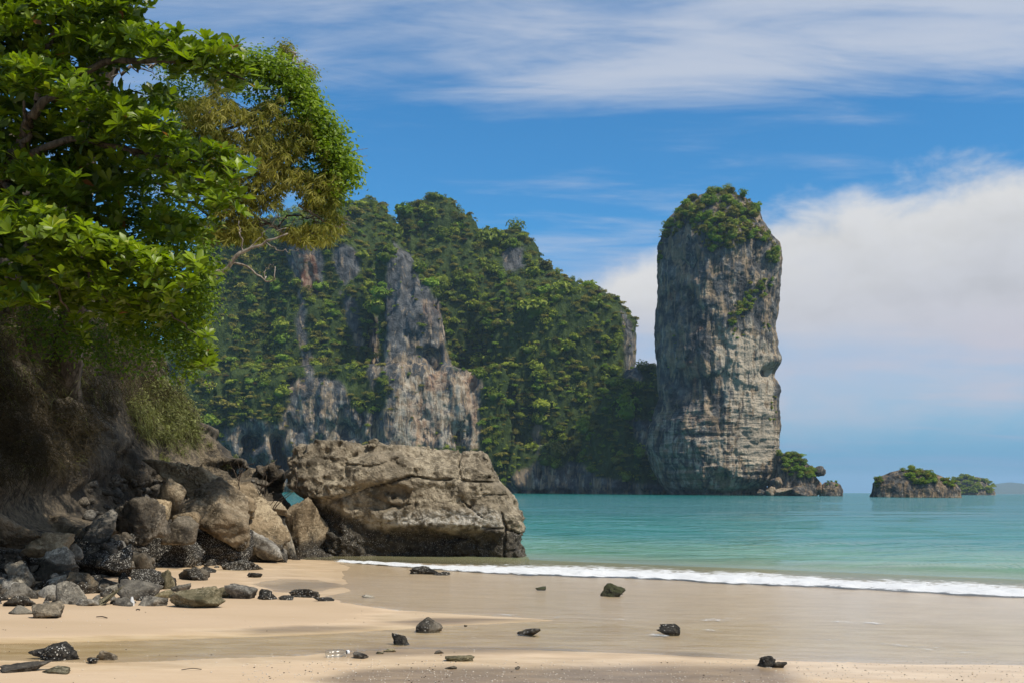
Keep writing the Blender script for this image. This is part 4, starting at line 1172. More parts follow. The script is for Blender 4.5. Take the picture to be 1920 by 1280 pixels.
scatter(BVH_T, [(1292, 376), (1330, 354), (1385, 354), (1420, 395), (1430, 440), (1400, 448), (1370, 462), (1335, 472), (1310, 440), (1290, 420), (1262, 440), (1240, 465), (1238, 440), (1255, 410)], 105, 2.4, 4.2, lambda x, y: ('rounded bushy tree on the very top of the rock tower', 'trees on the very top of the tower') if y < 385 else ('rounded bushy tree on the left brow of the tower crown', 'trees on the left brow of the tower') if x < 1300 else
        ('rounded bushy tree on the right brow of the tower crown', 'trees on the right brow of the tower') if x > 1385 else ('rounded bushy tree in the middle of the tower crown, just above bare rock', 'trees in the middle of the tower crown'), GT, lift=0.45, mats=(0, 2, 2, 1, 0))
scatter(BVH_T, [(1420, 430), (1438, 438), (1458, 465), (1458, 500), (1440, 495), (1425, 460)], 14, 2.0, 3.2, 'bushy tree clinging to the upper right shoulder of the rock tower', 'trees on the right shoulder of the tower', lift=0.5)
scatter(BVH_T, [(1236, 450), (1246, 455), (1242, 500), (1234, 500)], 9, 1.2, 1.9, 'small bush clinging to the upper left edge of the rock tower', 'bushes on the upper left edge of the tower', 'bush', 'bush', lift=0.5)
scatter(BVH_T, [(1405, 530), (1448, 520), (1446, 545), (1420, 560), (1400, 585), (1380, 605), (1364, 612), (1366, 592), (1390, 565)], 40, 1.5, 2.6, 'bush in the slanting green strip on the face of the rock tower', 'bushes in the slanting strip on the tower', 'bush', 'bush')
scatter(BVH_T, [(1425, 600), (1450, 615), (1450, 640), (1430, 630)], 6, 0.9, 1.4, 'small bush on the right of the tower face above the dark overhang', 'bushes above the overhang of the tower', 'bush', 'bush')
scatter(BVH_T, [(1365, 620), (1410, 610), (1415, 635), (1380, 640)], 5, 0.7, 1.3, 'small bush alone on bare rock below the slanting green strip', 'lone bushes below the slanting strip', 'bush', 'bush')
scatter(BVH_T, [(1438, 735), (1455, 740), (1456, 800), (1444, 800)], 8, 0.8, 1.3, 'small bush low on the right edge of the rock tower', 'bushes low on the right edge of the tower', 'bush', 'bush', mats=(2, 0))
scatter(BVH_T, [(1246, 590), (1270, 590), (1270, 740), (1246, 740)], 6, 0.6, 1.1, 'tiny bush on the shaded left face of the rock tower', 'tiny bushes on the left face of the tower', 'bush', 'bush', mats=(2, 0))
print('tower', round(time.time() - T0, 1))

# ================================================================== islets
def radial_rock(rng, sub, planes=6, sharp=14.0, rough=0.09, freq=1.6, flat_top=0.0, fine=0.05):
    """a broken stone: meeting of random planes, chipped and roughened"""
    D, F = ico(sub)
    n = rng.normal(size=(planes, 3)); n /= np.linalg.norm(n, axis=1, keepdims=True)
    n = np.vstack((n, [[0, 0, -1]], rng.normal(size=(5, 3)) * 0.5 + np.array(((1, 0, 0), (-1, 0, 0), (0, 1, 0), (0, -1, 0), (0, 0, 1)))))
    n /= np.linalg.norm(n, axis=1, keepdims=True)
    p = np.concatenate((rng.uniform(0.50, 0.95, planes), [0.8], rng.uniform(0.8, 1.15, 5)))
    off = rng.uniform(0, 30, 3)
    W = D + 0.07 * np.stack([fbm(D * 1.7 + off + 9 * k, 2) for k in range(3)], 1)
    q = np.maximum(W @ n.T / p, 1e-2)
    qm = q.max(1, keepdims=True)
    r = 1 / (qm[:, 0] * ((q / qm) ** (sharp * 3.2)).sum(1) ** (1 / (sharp * 3.2)))
    V = D * r[:, None]
    F1, F2, ID = worley(D * 1.9 + off)
    chip = (ID - 0.5) * 0.9 * sstep(F2 - F1, 0.0, 0.12) - 0.35 * sstep(F2 - F1, 0.10, 0.0)
    V = V * (1 + rough * (1.15 * fbm(D * freq * 1.3 + off, 4, 0.6) + chip) + fine * (fbm(D * freq * 4 + off, 3, 0.6, True) + 0.6 * fbm(D * freq * 9 + off, 2)))[:, None]
    V -= (V.max(0) + V.min(0)) / 2
    V /= np.abs(V).max(0)
    return V, F
def outline_rock(rows, Yc, k, nz=70, nt=150, amp=0.7, fr=0.12, undercut=1.0):
    """rock whose outline at Yc follows (row, left, right)"""
    q = np.array([(at(960, r, Yc)[2], at(l, r, Yc)[0], at(r2, r, Yc)[0]) for r, l, r2 in rows]); q = q[np.argsort(q[:, 0])]
    zs = np.linspace(q[0, 0], q[-1, 0], nz)
    xl, xr = np.interp(zs, q[:, 0], q[:, 1]), np.interp(zs, q[:, 0], q[:, 2])
    th = np.arange(nt) / nt * 2 * np.pi
    a = np.maximum((xr - xl) / 2, 0.1)
    P = np.stack((((xl + xr) / 2)[:, None] + a[:, None] * np.cos(th)[None], Yc + (a * k)[:, None] * np.sin(th)[None], np.repeat(zs[:, None], nt, 1)), -1).reshape(-1, 3)
    Nn = np.stack((np.tile(np.cos(th), nz), np.tile(np.sin(th), nz), np.zeros(nz * nt)), 1)
    dd = amp * (1.4 * fbm(P * fr, 4) + 0.9 * fbm(P * fr * np.array((2.4, 2.4, 0.7)), 3, ridged=True) + 0.5 * fbm(P * fr * 5, 3))
    P = P + Nn * dd[:, None]
    P[:, 2] += 0.4 * amp * fbm(P * fr * 1.5 + 8, 3) * sstep(P[:, 2], 1.0, 3.0)
    P = np.vstack((P, [[(xl[-1] + xr[-1]) / 2, Yc, zs[-1] + 0.3]]))
    F = grid_faces(nz, nt, True)
    cap = np.array([[(nz - 1) * nt + j, (nz - 1) * nt + (j + 1) % nt, nz * nt] for j in range(nt)])
    return P, F, cap
def islet(name, rows, Yc, k, label, mat=None, cat='islet', **kw):
    P, F, cap = outline_rock(rows, Yc, k, **kw)
    z0 = np.zeros(len(P))
    link(name, mesh(name, P, [F, cap], mat or M_ISLET, True, {'warm': z0, 'pale': z0 + 0.25 * sstep(P[:, 2], 3, 0.5), 'veg': z0}), label=label, cat=cat)
    return BVHTree.FromPolygons([tuple(v) for v in P.tolist()], F.tolist() + cap.tolist())
YA = 545
bA = islet('islet', [(934, 1452, 1530), (915, 1450, 1532), (890, 1456, 1528), (870, 1458, 1520), (855, 1460, 1500), (846, 1462, 1485)], YA, 0.6, 'bushy rock islet at the right foot of the rock tower', amp=0.9, fr=0.16)
bA2 = islet('sea_rock', [(934, 1535, 1578), (925, 1537, 1579), (912, 1538, 1578), (903, 1542, 1574), (899, 1548, 1568)], YA - 2, 0.7, 'low dark rock at the seaward right end of the tower islet', cat='rock', amp=0.5, fr=0.25, nz=30, nt=80)
rgA = np.random.default_rng(21)
def sea_block(px, py, w, h, Y, label, tilt=0.0, sub=4):
    Vr, Fr = radial_rock(rgA, sub, 10, 10, 0.12, 1.5)
    s = Y / FPX
    c, sn = math.cos(tilt), math.sin(tilt)
    Vr = Vr * np.array((w / 2 * s, w / 2 * s * 0.8, h / 2 * s))
    Vr = Vr @ np.array(((c, 0, sn), (0, 1, 0), (-sn, 0, c)))
    z0 = np.zeros(len(Vr))
    link('sea_rock', mesh('sea_rock', Vr, Fr, M_ISLET, True, {'warm': z0 + (0.9 if 'rust' in label else 0), 'pale': z0 + (0.6 if 'pale' in label else 0), 'veg': z0}), None, at(px, py, Y), label, 'rock')
sea_block(1534, 883, 32, 20, YA - 4, 'grey block jutting from the top of the tower islet like a beak', 0.15)
sea_block(1530, 908, 22, 40, YA - 3, 'rust brown stained rock under the jutting grey block', 0.1)
sea_block(1457, 905, 24, 22, YA - 12, 'grey boulder at the foot of the tower beside the islet', 0.2)
sea_block(1445, 920, 20, 18, YA - 14, 'pale broken rock at the waterline under the tower', 0.3)
sea_block(1468, 921, 34, 16, YA - 13, 'pale flat rock at the waterline in front of the tower islet', -0.1)
sea_block(1500, 920, 50, 24, YA - 10, 'grey sloping rock at the waterline of the tower islet', 0.1)
sea_block(1447, 908, 30, 46, YA + 6, 'dark upright rock closing the gap between the tower and its islet', 0.1)
sea_block(1420, 916, 40, 30, YA + 8, 'dark broken rock filling the hollow behind the foot of the tower', 0.2)
sea_block(1428, 922, 18, 12, YA - 12, 'small dark rock at the waterline under the tower overhang', 0.0)
GI = 'bushes on the tower islet'
scatter(bA, [(1460, 845), (1500, 845), (1525, 870), (1528, 890), (1505, 900), (1480, 890), (1462, 870)], 44, 1.8, 3.2, 'bright leafy bush on the islet at the foot of the tower', GI, 'bush', 'bush', mats=(1, 1, 0, 2), lift=0.5)
scatter(bA2, [(1545, 899), (1572, 903), (1574, 910), (1550, 908)], 7, 0.8, 1.2, 'small bright bush on the low seaward rock', 'bushes on the seaward rock', 'bush', 'bush', mats=(1, 1, 2), lift=0.3)
YM = 445
bM = islet('islet', [(936, 1640, 1792), (931, 1632, 1799), (925, 1632, 1800), (912, 1637, 1797), (900, 1642, 1788), (888, 1652, 1768), (880, 1672, 1748), (875, 1690, 1730)], YM, 0.55, 'low humped rock islet standing alone in the sea with green scrub on top', amp=0.7, fr=0.16, nt=190)
GM = 'bushes on the humped islet'
scatter(bM, [(1690, 872), (1735, 872), (1762, 888), (1755, 905), (1720, 908), (1700, 898), (1690, 884)], 46, 1.3, 2.3, 'low green bush in the mat on top of the humped islet in the open sea', 'bushes on top of the humped islet', 'bush', 'bush', mats=(2, 0, 1), lift=0.3)
scatter(bM, [(1765, 888), (1792, 902), (1785, 912), (1760, 905)], 16, 1.0, 1.7, 'low green bush on the right slope of the humped islet', 'bushes on the right slope of the humped islet', 'bush', 'bush', mats=(2, 0, 1), lift=0.3)
scatter(bM, [(1640, 884), (1656, 884), (1652, 915), (1640, 915)], 13, 1.0, 1.8, 'low green bush on the left end of the humped islet', 'bushes on the left end of the humped islet', 'bush', 'bush', mats=(2, 1), lift=0.4)
YF = 1250
bF = islet('islet', [(930, 1778, 1862), (925, 1776, 1863), (912, 1780, 1860), (902, 1784, 1852), (893, 1790, 1845), (888, 1800, 1835)], YF, 0.7, 'far round islet all covered in trees, behind the humped islet', amp=2.0, fr=0.06, nt=120, nz=40)
bag = Bag()
for _ in range(150):
    h = on_mesh(bF, rng.uniform(1776, 1863), rng.uniform(886, 924))
    if h is None: continue
    cv, cf, ct = protos[rng.integers(10)]
    Rf = rng.uniform(3.0, 5.5)
    bag.add(cv * Rf + h[0] + h[1] * Rf * 0.4, cf, tint=np.clip(ct * 0.6 + rng.uniform(0, 0.3), 0.12, 1))
link('woods', bag.mesh('woods', M_BUSH, False), label='unbroken woods covering the far round islet', cat='woods', kind='stuff')
# low scrub between the trees on the crown of the tower
bag = Bag()
for poly, n in (([(1292, 376), (1330, 354), (1385, 354), (1420, 395), (1432, 440), (1400, 452), (1370, 468), (1335, 476), (1310, 445), (1290, 425), (1262, 445), (1240, 465), (1236, 440), (1255, 410)], 760), ([(1405, 530), (1448, 520), (1446, 545), (1380, 605), (1364, 612), (1366, 592)], 50), ([(1425, 432), (1440, 440), (1458, 470), (1458, 500), (1440, 490)], 60)):
    pa = np.array(poly, float)
    for _ in range(n):
        qx, qy = rng.uniform(pa.min(0), pa.max(0))
        if poly_sd(np.array([qx]), np.array([qy]), poly)[0] < 0 or vnoise(np.array([[qx * 0.05, qy * 0.05, 3.0]]))[0] < -0.35: continue
        h = on_mesh(BVH_T, qx, qy)
        if h is None: continue
        cv, cf, ct = protos[rng.integers(10)]
        cf = cf[:len(cf) // 2]
        bag.add(cv * rng.uniform(1.3, 2.6) + h[0] + h[1] * 0.5, cf, tint=np.clip(ct * 0.6 + rng.uniform(-0.05, 0.25), 0.12, 1))
link('scrub', bag.mesh('scrub', M_BUSH_DRY, False), label='low scrub between the trees on the crown and ledges of the tower', cat='scrub', kind='stuff')
# the far coast on the horizon
Xh = np.linspace(3300, 7200, 240); zr = np.interp(Xh, (3300, 3900, 4300, 4700, 5300, 6000, 7200), (0, 60, 105, 70, 95, 120, 20)) + 10 * fbm(np.stack((Xh * 0.004, Xh * 0, Xh * 0), 1), 4)
tt = np.linspace(-1, 1, 25)
Pf = np.stack((np.repeat(Xh[:, None], 25, 1), 8600 + 500 * tt[None] + 0 * Xh[:, None], np.maximum(zr, 0)[:, None] * (1 - tt[None] ** 2) - 3), -1).reshape(-1, 3)
m_far, g = material('far forest')
n = g.noise(geo_pos(g), 0.01, 5, 0.6)
finish(g, pbr(g, g.mix(n, (0.03, 0.05, 0.02), (0.07, 0.09, 0.04)), 0.9))
link('hills', mesh('far hills', Pf, grid_faces(240, 25)[:, ::-1], m_far, True), label='low blue hills on the horizon at the right', cat='hills', kind='structure')

# ================================================================== haze
HAZE_DENSITY = 0.00008
m_h, g = material('haze')
vol = g.n('ShaderNodeVolumePrincipled', {'Color': (0.55, 0.78, 1.0), 'Density': HAZE_DENSITY, 'Anisotropy': 0.1})
g.n('ShaderNodeOutputMaterial', {'Volume': vol}, out=None)
b = np.array([(xx, yy, zz) for xx in (-14500, 14500) for yy in (-400, 14500) for zz in (-9.0, 235.0)], float)
fb = np.array(((0, 1, 3, 2), (4, 6, 7, 5), (0, 4, 5, 1), (2, 3, 7, 6), (0, 2, 6, 4), (1, 5, 7, 3)))
link('haze', mesh('haze', b, fb, m_h, False), label='thin sea haze over the bay', cat='haze', kind='stuff')
# ================================================================== stones on the beach and at the foot of the bank
rgr = np.random.default_rng(33)
def rock(px, py, w, h, kind, label, group=None, deep=0.75, sub=4, rough=0.075, sharp=13.0, planes=6, tilt=0.0, flat=0.0, Y=None, name='rock', bank=True, fine=0.06, seed=None, fwd=0.0):
    rg = np.random.default_rng(int(px * 7 + py * 13) if seed is None else seed)
    base = cast(px, py, bank) if Y is None else at(px, py, Y)
    s = base[1] / FPX
    Vr, Fr = radial_rock(rg, sub, planes, sharp, rough, 1.5, flat, fine)
    W, Hh, Dp = w * s, h * s, w * s * deep
    sink = 0.30
    Vr = Vr * np.array((W / 2, Dp / 2, Hh * (1 + sink) / 2))
    if tilt:
        c, sn = math.cos(tilt), math.sin(tilt)
        Vr = Vr @ np.array(((c, 0, sn), (0, 1, 0), (-sn, 0, c)))
        Vr[:, 0] *= W / np.ptp(Vr[:, 0]); Vr[:, 2] *= Hh * (1 + sink) / np.ptp(Vr[:, 2])
    o = link(name, mesh(name, Vr, Fr, M_ROCK[kind], True), None,
             (base[0], base[1] + Dp * 0.30 - fwd, base[2] + Hh * (0.5 - sink / 2)), label, 'rock', group)
    return o
R = rock
def slab(px, py, length, thick, tilt, Y, kind, label, seed, deep=0.5, rough=0.09, planes=6):
    """a long block lying aslant, given by its middle"""
    rg = np.random.default_rng(seed)
    Vr, Fr = radial_rock(rg, 5, planes, 15.0, rough, 1.5, 0.0, 0.07)
    s = Y / FPX
    Vr = Vr * np.array((length * s / 2, length * s * deep / 2, thick * s / 2))
    c, sn = math.cos(tilt), math.sin(tilt)
    Vr = Vr @ np.array(((c, 0, sn), (0, 1, 0), (-sn, 0, c))).T
    # lean the top away from the beach
    Vr[:, 1] += 0.35 * Vr[:, 2]
    link('rock', mesh('rock', Vr, Fr, M_ROCK[kind], True), None, at(px, py, Y), label, 'rock')
# large stones of the bank, right to left
R(566, 1042, 92, 108, 'tan', 'tall leaning tan slab of rock just left of the huge boulder', sub=5, tilt=-0.35, deep=0.8, planes=8, sharp=16, seed=4)
R(528, 1036, 60, 75, 'grey', 'grey rock half hidden behind the tall leaning tan slab', sub=4, Y=27.6, seed=12)
slab(368, 900, 250, 62, 0.52, 25.4, 'tan', 'long sloping tan rock slab roofing the dark hollow under the grassy bank', 206, planes=5)
slab(415, 958, 165, 104, 0.50, 24.2, 'tan', 'big pale tan rock with dark holes in the middle of the bank', 205, 0.6, 0.12)
slab(474, 958, 190, 66, 0.66, 26.2, 'tan', 'long tan rock ridge running down from the bank towards the tall leaning slab', 209, 0.4)
slab(505, 950, 90, 26, 0.12, 27.8, 'tan', 'low flat brown ledge between the bank and the boulder before the sea gap', 211, 0.6)
R(316, 955, 66, 60, 'tan', 'cracked tan block in the dark hollow under the sloping slab', sub=4, Y=23.6, seed=15)
R(345, 988, 56, 30, 'tan', 'small tan rock wedged below the cracked block', sub=4, Y=23.2, seed=17)
R(290, 968, 50, 34, 'tan', 'brown tan rock left of the cracked block', sub=4, Y=23.2, seed=19)
R(258, 1002, 96, 74, 'dark', 'rusty dark crag at the middle of the bank foot', sub=5, Y=20.6, rough=0.16, seed=223, tilt=0.5)
R(182, 1006, 60, 50, 'grey', 'grey wedge of rock standing in the dark hollow at the left', sub=4, Y=20.0, tilt=0.4, planes=7, sharp=18, seed=24)
R(332, 1010, 70, 44, 'dark', 'dark brown rock above the barnacle covered mound', sub=4, Y=22.2, seed=25)
R(318, 1062, 130, 80, 'barnacle', 'large rounded mound of rock crusted white with barnacles', sub=5, rough=0.16, fwd=0.0, seed=26)
R(402, 1058, 120, 62, 'barnacle', 'second barnacle crusted mound right of the large one', sub=5, rough=0.16, seed=27)
R(440, 1040, 60, 48, 'barnacle', 'knobbly barnacled rock under the big tan rock', sub=4, Y=24.4, rough=0.16, seed=28)
R(494, 1038, 78, 48, 'pale', 'white bleached rock behind the low grey triangular rock', sub=4, seed=29, Y=25.2)
R(496, 1053, 82, 34, 'grey', 'low grey triangular rock with a bleached ridge at the edge of the wet sand', sub=4, planes=6, sharp=16, seed=30)
R(446, 1068, 78, 19, 'barnacle', 'flat barnacled ledge lying on wet sand below the barnacled mounds', sub=4, rough=0.2, seed=31)
R(386, 1073, 34, 12, 'black', 'small flat black rock between the barnacled mound and the wet sand', sub=3, seed=32)
R(356, 1087, 66, 24, 'dark', 'dark jagged rock alone on dry sand below the barnacled mounds', sub=4, rough=0.2, seed=33)
# the left heap
R(22, 1012, 110, 62, 'tan', 'tan crag at the left edge on top of the stone heap', sub=5, rough=0.2, Y=17.0, seed=40)
R(78, 1035, 90, 38, 'tan', 'knobbly tan rock on top of the heap right of the tan crag', sub=4, rough=0.18, Y=17.2, seed=41)
R(108, 1052, 46, 28, 'pale', 'pale angular rock behind the long striped slab', sub=4, seed=42, Y=17.0)
R(140, 1042, 34, 24, 'grey', 'small grey rock leaning behind the blocky dark rock', sub=3, seed=43, Y=17.6)
R(178, 1070, 64, 46, 'dark', 'blocky dark rock with a sharp square edge', sub=4, planes=7, sharp=20, seed=44, tilt=0.35)
R(214, 1060, 62, 40, 'barnacle', 'rounded speckled rock behind the blocky dark rock', sub=4, seed=45, Y=16.6)
R(152, 1073, 92, 30, 'dark', 'long striped slab slanting down to the right onto sand', sub=4, tilt=0.32, deep=0.4, planes=6, sharp=18, seed=46)
R(62, 1082, 150, 66, 'grey', 'long rough grey slab sloping across the left heap', sub=5, tilt=0.38, rough=0.14, seed=47)
R(28, 1095, 60, 44, 'grey', 'grey rock at the left edge below the tan crag', sub=4, seed=48)
R(12, 1078, 40, 40, 'dark', 'dark rock cut by the left edge of the picture above pale cobbles', sub=4, seed=49)
R(148, 1112, 66, 40, 'tan', 'square sandy rock with a black hollow beneath it', sub=4, planes=6, sharp=20, seed=50)
R(95, 1102, 42, 24, 'pale', 'whitish angular rock left of the square sandy rock', sub=4, seed=51)
R(20, 1108, 44, 20, 'pale', 'smooth pale cobble lying at the left edge of the heap', sub=3, planes=4, sharp=8, seed=52)
R(122, 1132, 64, 42, 'grey', 'grey pointed rock at the front of the heap', sub=4, planes=7, sharp=18, seed=53)
R(84, 1120, 44, 24, 'pale', 'pale round cobble between the pointed rock and the smooth cobbles', sub=3, planes=4, sharp=8, seed=54)
R(34, 1120, 52, 28, 'grey', 'smooth grey cobble dark on its right side at the front left', sub=4, planes=5, sharp=9, seed=55)
R(30, 1136, 62, 20, 'tan', 'low rusty tan rock at the front left of the heap', sub=4, seed=56)
R(158, 1135, 48, 14, 'pale', 'low pale flat stone right of the grey pointed rock', sub=3, seed=57)
R(196, 1134, 68, 38, 'olive', 'brown angular rock at the front middle of the heap', sub=4, planes=8, sharp=16, seed=58)
R(205, 1112, 44, 18, 'grey', 'grey flat stone behind the brown angular rock', sub=3, seed=59)
R(192, 1102, 42, 18, 'dark', 'dark half buried stone alone on sand between the two heaps', sub=4, seed=60)
R(190, 1082, 26, 6, 'grey', 'thin flat stone almost buried in the sand behind the dark half buried stone', sub=3, seed=61)
R(224, 1076, 18, 7, 'tan', 'tiny tan stone on the sand beside the thin flat stone', sub=3, seed=62)
R(258, 1080, 64, 46, 'dark', 'pointed dark rock with barnacled flank behind the round grey rock', sub=4, planes=7, sharp=16, seed=63, rough=0.14)
R(272, 1104, 92, 36, 'barnacle', 'barnacle crusted rock lying behind the round grey rock', sub=4, rough=0.14, seed=64)
R(308, 1104, 28, 38, 'olive', 'upright square ended block at the right end of the barnacled rock', sub=4, planes=5, sharp=24, seed=65, deep=0.9)
R(232, 1098, 26, 26, 'black', 'black shaded stone left of the barnacle crusted rock', sub=3, seed=66)
R(254, 1124, 68, 38, 'grey', 'smooth round grey rock in front of the barnacle crusted rock', sub=4, planes=5, sharp=8, seed=67, rough=0.07)
R(225, 1136, 44, 16, 'grey', 'rough low grey stone at the front of the heap beside the brown angular rock', sub=3, seed=68)
R(282, 1135, 54, 18, 'grey', 'low blue grey stone at the front right of the round grey rock', sub=4, seed=69)
R(306, 1120, 46, 14, 'olive', 'flat layered stone behind the large brown wedge', sub=3, seed=70)
R(338, 1108, 40, 16, 'grey', 'flat grey stone peeping over the large brown wedge', sub=3, seed=71)
R(364, 1139, 108, 40, 'olive', 'large brown wedge shaped rock lying alone at the right front of the heap', sub=5, planes=8, sharp=14, seed=72, deep=0.6)
R(370, 1116, 28, 18, 'dark', 'small dark pointed stone behind the large brown wedge', sub=3, planes=6, seed=73)
R(413, 1120, 52, 20, 'olive', 'leftmost of the row of rocks on sand right of the heap', sub=4, seed=74, planes=7, sharp=16)
R(449, 1122, 62, 28, 'grey', 'grey and black humped rock second in the row right of the heap', sub=4, seed=75)
R(497, 1124, 42, 20, 'black', 'round black rock third in the row right of the heap', sub=4, rough=0.18, seed=76)
R(535, 1124, 28, 8, 'black', 'tiny black stone between the round black rock and the flat barnacled rock', sub=3, seed=77)
R(570, 1119, 60, 16, 'barnacle', 'flat barnacled black rock at the right end of the row', sub=4, rough=0.25, seed=78)
R(607, 1126, 38, 7, 'black', 'thin black rock almost buried at the edge of the swash', sub=3, rough=0.2, seed=79)
R(476, 1082, 28, 9, 'black', 'small black stone on the wet sand of the little cove', sub=3, rough=0.2, seed=80)
R(555, 1049, 18, 8, 'dark', 'small dark stone on wet sand before the tall leaning slab', sub=3, rough=0.2, seed=81)
R(35, 1150, 50, 15, 'grey', 'low grey stone lying in front of the heap at the left', sub=4, seed=82)
R(80, 1158, 58, 30, 'dark', 'dark brown pointed rock in front of the heap at the left', sub=4, planes=7, sharp=14, seed=83)
# stones in the foreground and in the swash
R(94, 1237, 94, 34, 'black', 'black rock with white barnacles at the lower left of the sand', sub=5, rough=0.16, seed=190, planes=6, deep=0.7, tilt=-0.25)
R(198, 1236, 38, 18, 'dark', 'dark wedge stone right of the black barnacled rock', sub=4, planes=6, sharp=16, seed=91, deep=0.6)
R(170, 1243, 28, 10, 'barnacle', 'small whitish barnacled stone touching the dark wedge stone', sub=3, rough=0.2, seed=92)
R(36, 1260, 92, 17, 'dark', 'flat dark rock cut by the lower left edge', sub=4, rough=0.16, seed=393, deep=0.6)
R(100, 1262, 60, 11, 'olive', 'thin low rock right of the flat dark rock at the lower left', sub=4, rough=0.16, seed=394, deep=0.6)
R(796, 1075, 60, 14, 'black', 'low ragged black rock just in front of the breaking foam', sub=4, rough=0.28, seed=95, bank=False)
R(828, 1077, 34, 6, 'black', 'thin black spur at the right end of the ragged black rock', sub=3, rough=0.25, seed=96, bank=False)
R(1014, 1105, 20, 6, 'moss', 'tiny flat mossy stone in the shallow swash', sub=3, seed=97, bank=False)
R(1150, 1117, 48, 24, 'moss', 'green mossy knobbly rock standing in the swash', sub=4, rough=0.24, seed=98, planes=7, bank=False)
R(690, 1119, 24, 5, 'pale', 'tiny pale stone in the swash beyond the dry sand spit', sub=3, seed=99, bank=False)
R(804, 1184, 52, 26, 'dark', 'dark grey pyramid shaped stone on the wet sand', sub=4, planes=6, sharp=14, seed=100, bank=False)
R(750, 1207, 36, 20, 'black', 'small black wedge stone with water splashing round it', sub=4, planes=5, sharp=18, seed=101, bank=False)
R(992, 1191, 46, 14, 'tan', 'pale sandy stone awash in the shallow stream', sub=4, planes=6, seed=102, bank=False)
R(1254, 1190, 48, 20, 'black', 'black white spotted stone with foam at its left side', sub=4, seed=103, planes=7, sharp=14, bank=False)
R(1440, 1250, 34, 19, 'black', 'glossy black stone at the lower right edge of the swash', sub=4, rough=0.2, seed=104, bank=False)
R(1464, 1251, 26, 11, 'dark', 'small dark stone leaning on the glossy black stone', sub=3, rough=0.2, seed=105, bank=False)
R(674, 1234, 30, 11, 'dark', 'small dark stone right of the clear plastic bottle', sub=4, rough=0.15, seed=106, bank=False)
R(862, 1239, 56, 10, 'olive', 'flat olive crusted stone low on the foreground sand', sub=4, rough=0.25, seed=107, bank=False, deep=0.5)
R(822, 1225, 20, 7, 'dark', 'tiny rough stone above the flat olive crusted stone', sub=3, rough=0.2, seed=108, bank=False)
R(730, 1221, 24, 6, 'olive', 'flat tiny stone on the brown wet streak', sub=3, rough=0.2, seed=109, bank=False)
R(712, 1225, 16, 4, 'olive', 'smallest flat stone beside the one on the brown wet streak', sub=3, rough=0.2, seed=110, bank=False)
R(970, 1254, 10, 6, 'dark', 'dark pebble on the gritty foreground sand', sub=3, seed=111, bank=False)
R(873, 1174, 7, 3, 'black', 'lone black pebble on the wet sand tongue', sub=3, seed=112, bank=False)
R(845, 1253, 24, 5, 'dark', 'thin dark stone lying on the foreground sand under the olive stone', sub=3, seed=113, bank=False)

# rubble filling the heap and the bank between the large stones
rub = {'grey': Bag(), 'dark': Bag(), 'barnacle': Bag()}
small = [radial_rock(rgr, 2, 8, 11, 0.12, 1.6) for _ in range(14)]
def rubble_at(px, py, wpx, kind):
    b0 = cast(px, py)
    if b0 is None or b0[1] > 30: return
    s = b0[1] / FPX * wpx / 2
    Vr, Fr = small[rgr.integers(14)]
    a = rgr.uniform(0, 6.28); ca, sa = math.cos(a), math.sin(a)
    Vr = (Vr * np.array((1, rgr.uniform(0.6, 1), rgr.uniform(0.45, 0.8)))) @ np.array(((ca, -sa, 0), (sa, ca, 0), (0, 0, 1))).T
    rub[kind].add(Vr * s + b0 + np.array((0, 0.2 * s, 0.25 * s)), Fr)
for _ in range(330):
    px, py = rgr.uniform(-10, 330), rgr.uniform(1035, 1134)
    if poly_sd(np.array([px]), np.array([py]), [(-20, 1030), (120, 1040), (170, 1070), (300, 1100), (310, 1132), (-20, 1136)])[0] > 0 and not (160 < px < 330 and py < 1098):
        rubble_at(px, py, rgr.uniform(9, 26), ('grey', 'grey', 'dark', 'barnacle')[rgr.integers(4)])
for _ in range(260):
    px, py = rgr.uniform(150, 500), rgr.uniform(900, 1065)
    rubble_at(px, py, rgr.uniform(10, 34), ('dark', 'grey', 'barnacle' if py > 1010 else 'dark')[rgr.integers(3)])
for k, lab in (('grey', 'small grey stones filling the gaps of the stone heap'), ('dark', 'small dark stones filling the gaps of the bank'), ('barnacle', 'small barnacled stones between the larger rocks')):
    link('rubble', rub[k].mesh('rubble', M_ROCK[k], True), label=lab, cat='rubble', kind='stuff')
# shell grit and bits of drift on the wet sand
M_SHELL = plain('shell bits', (0.60, 0.54, 0.45))
M_DRIFT = plain('drift bits', (0.05, 0.04, 0.03))
for name, mat_, n, lab, lo, hi in (('shells', M_SHELL, 1500, 'pale broken shells strewn over the foreground sand', 0.003, 0.010), ('drift', M_DRIFT, 220, 'dark bits of bark and drift on the sand', 0.003, 0.010)):
    bag = Bag(); D_, F_ = ico(1)
    for _ in range(n):
        if rgr.random() < 0.86:
            px, py = rgr.uniform(450, 1930), rgr.uniform(1238, 1290)
        else:
            px, py = rgr.uniform(-10, 900), rgr.uniform(1140, 1290)
        gx_, gy_ = ground(px, py)
        sc_ = rgr.uniform(lo, hi) * np.array((1.0, rgr.uniform(0.5, 1.0), 0.35))
        a = rgr.uniform(0, 6.28); ca, sa = math.cos(a), math.sin(a)
        bag.add((D_ * sc_) @ np.array(((ca, -sa, 0), (sa, ca, 0), (0, 0, 1))).T + np.array((gx_, gy_, float(sand_z(np.array([gx_]), np.array([gy_]))[0]) + 0.003)), F_)
    link(name, bag.mesh(name, mat_, True), label=lab, cat=name, kind='stuff')
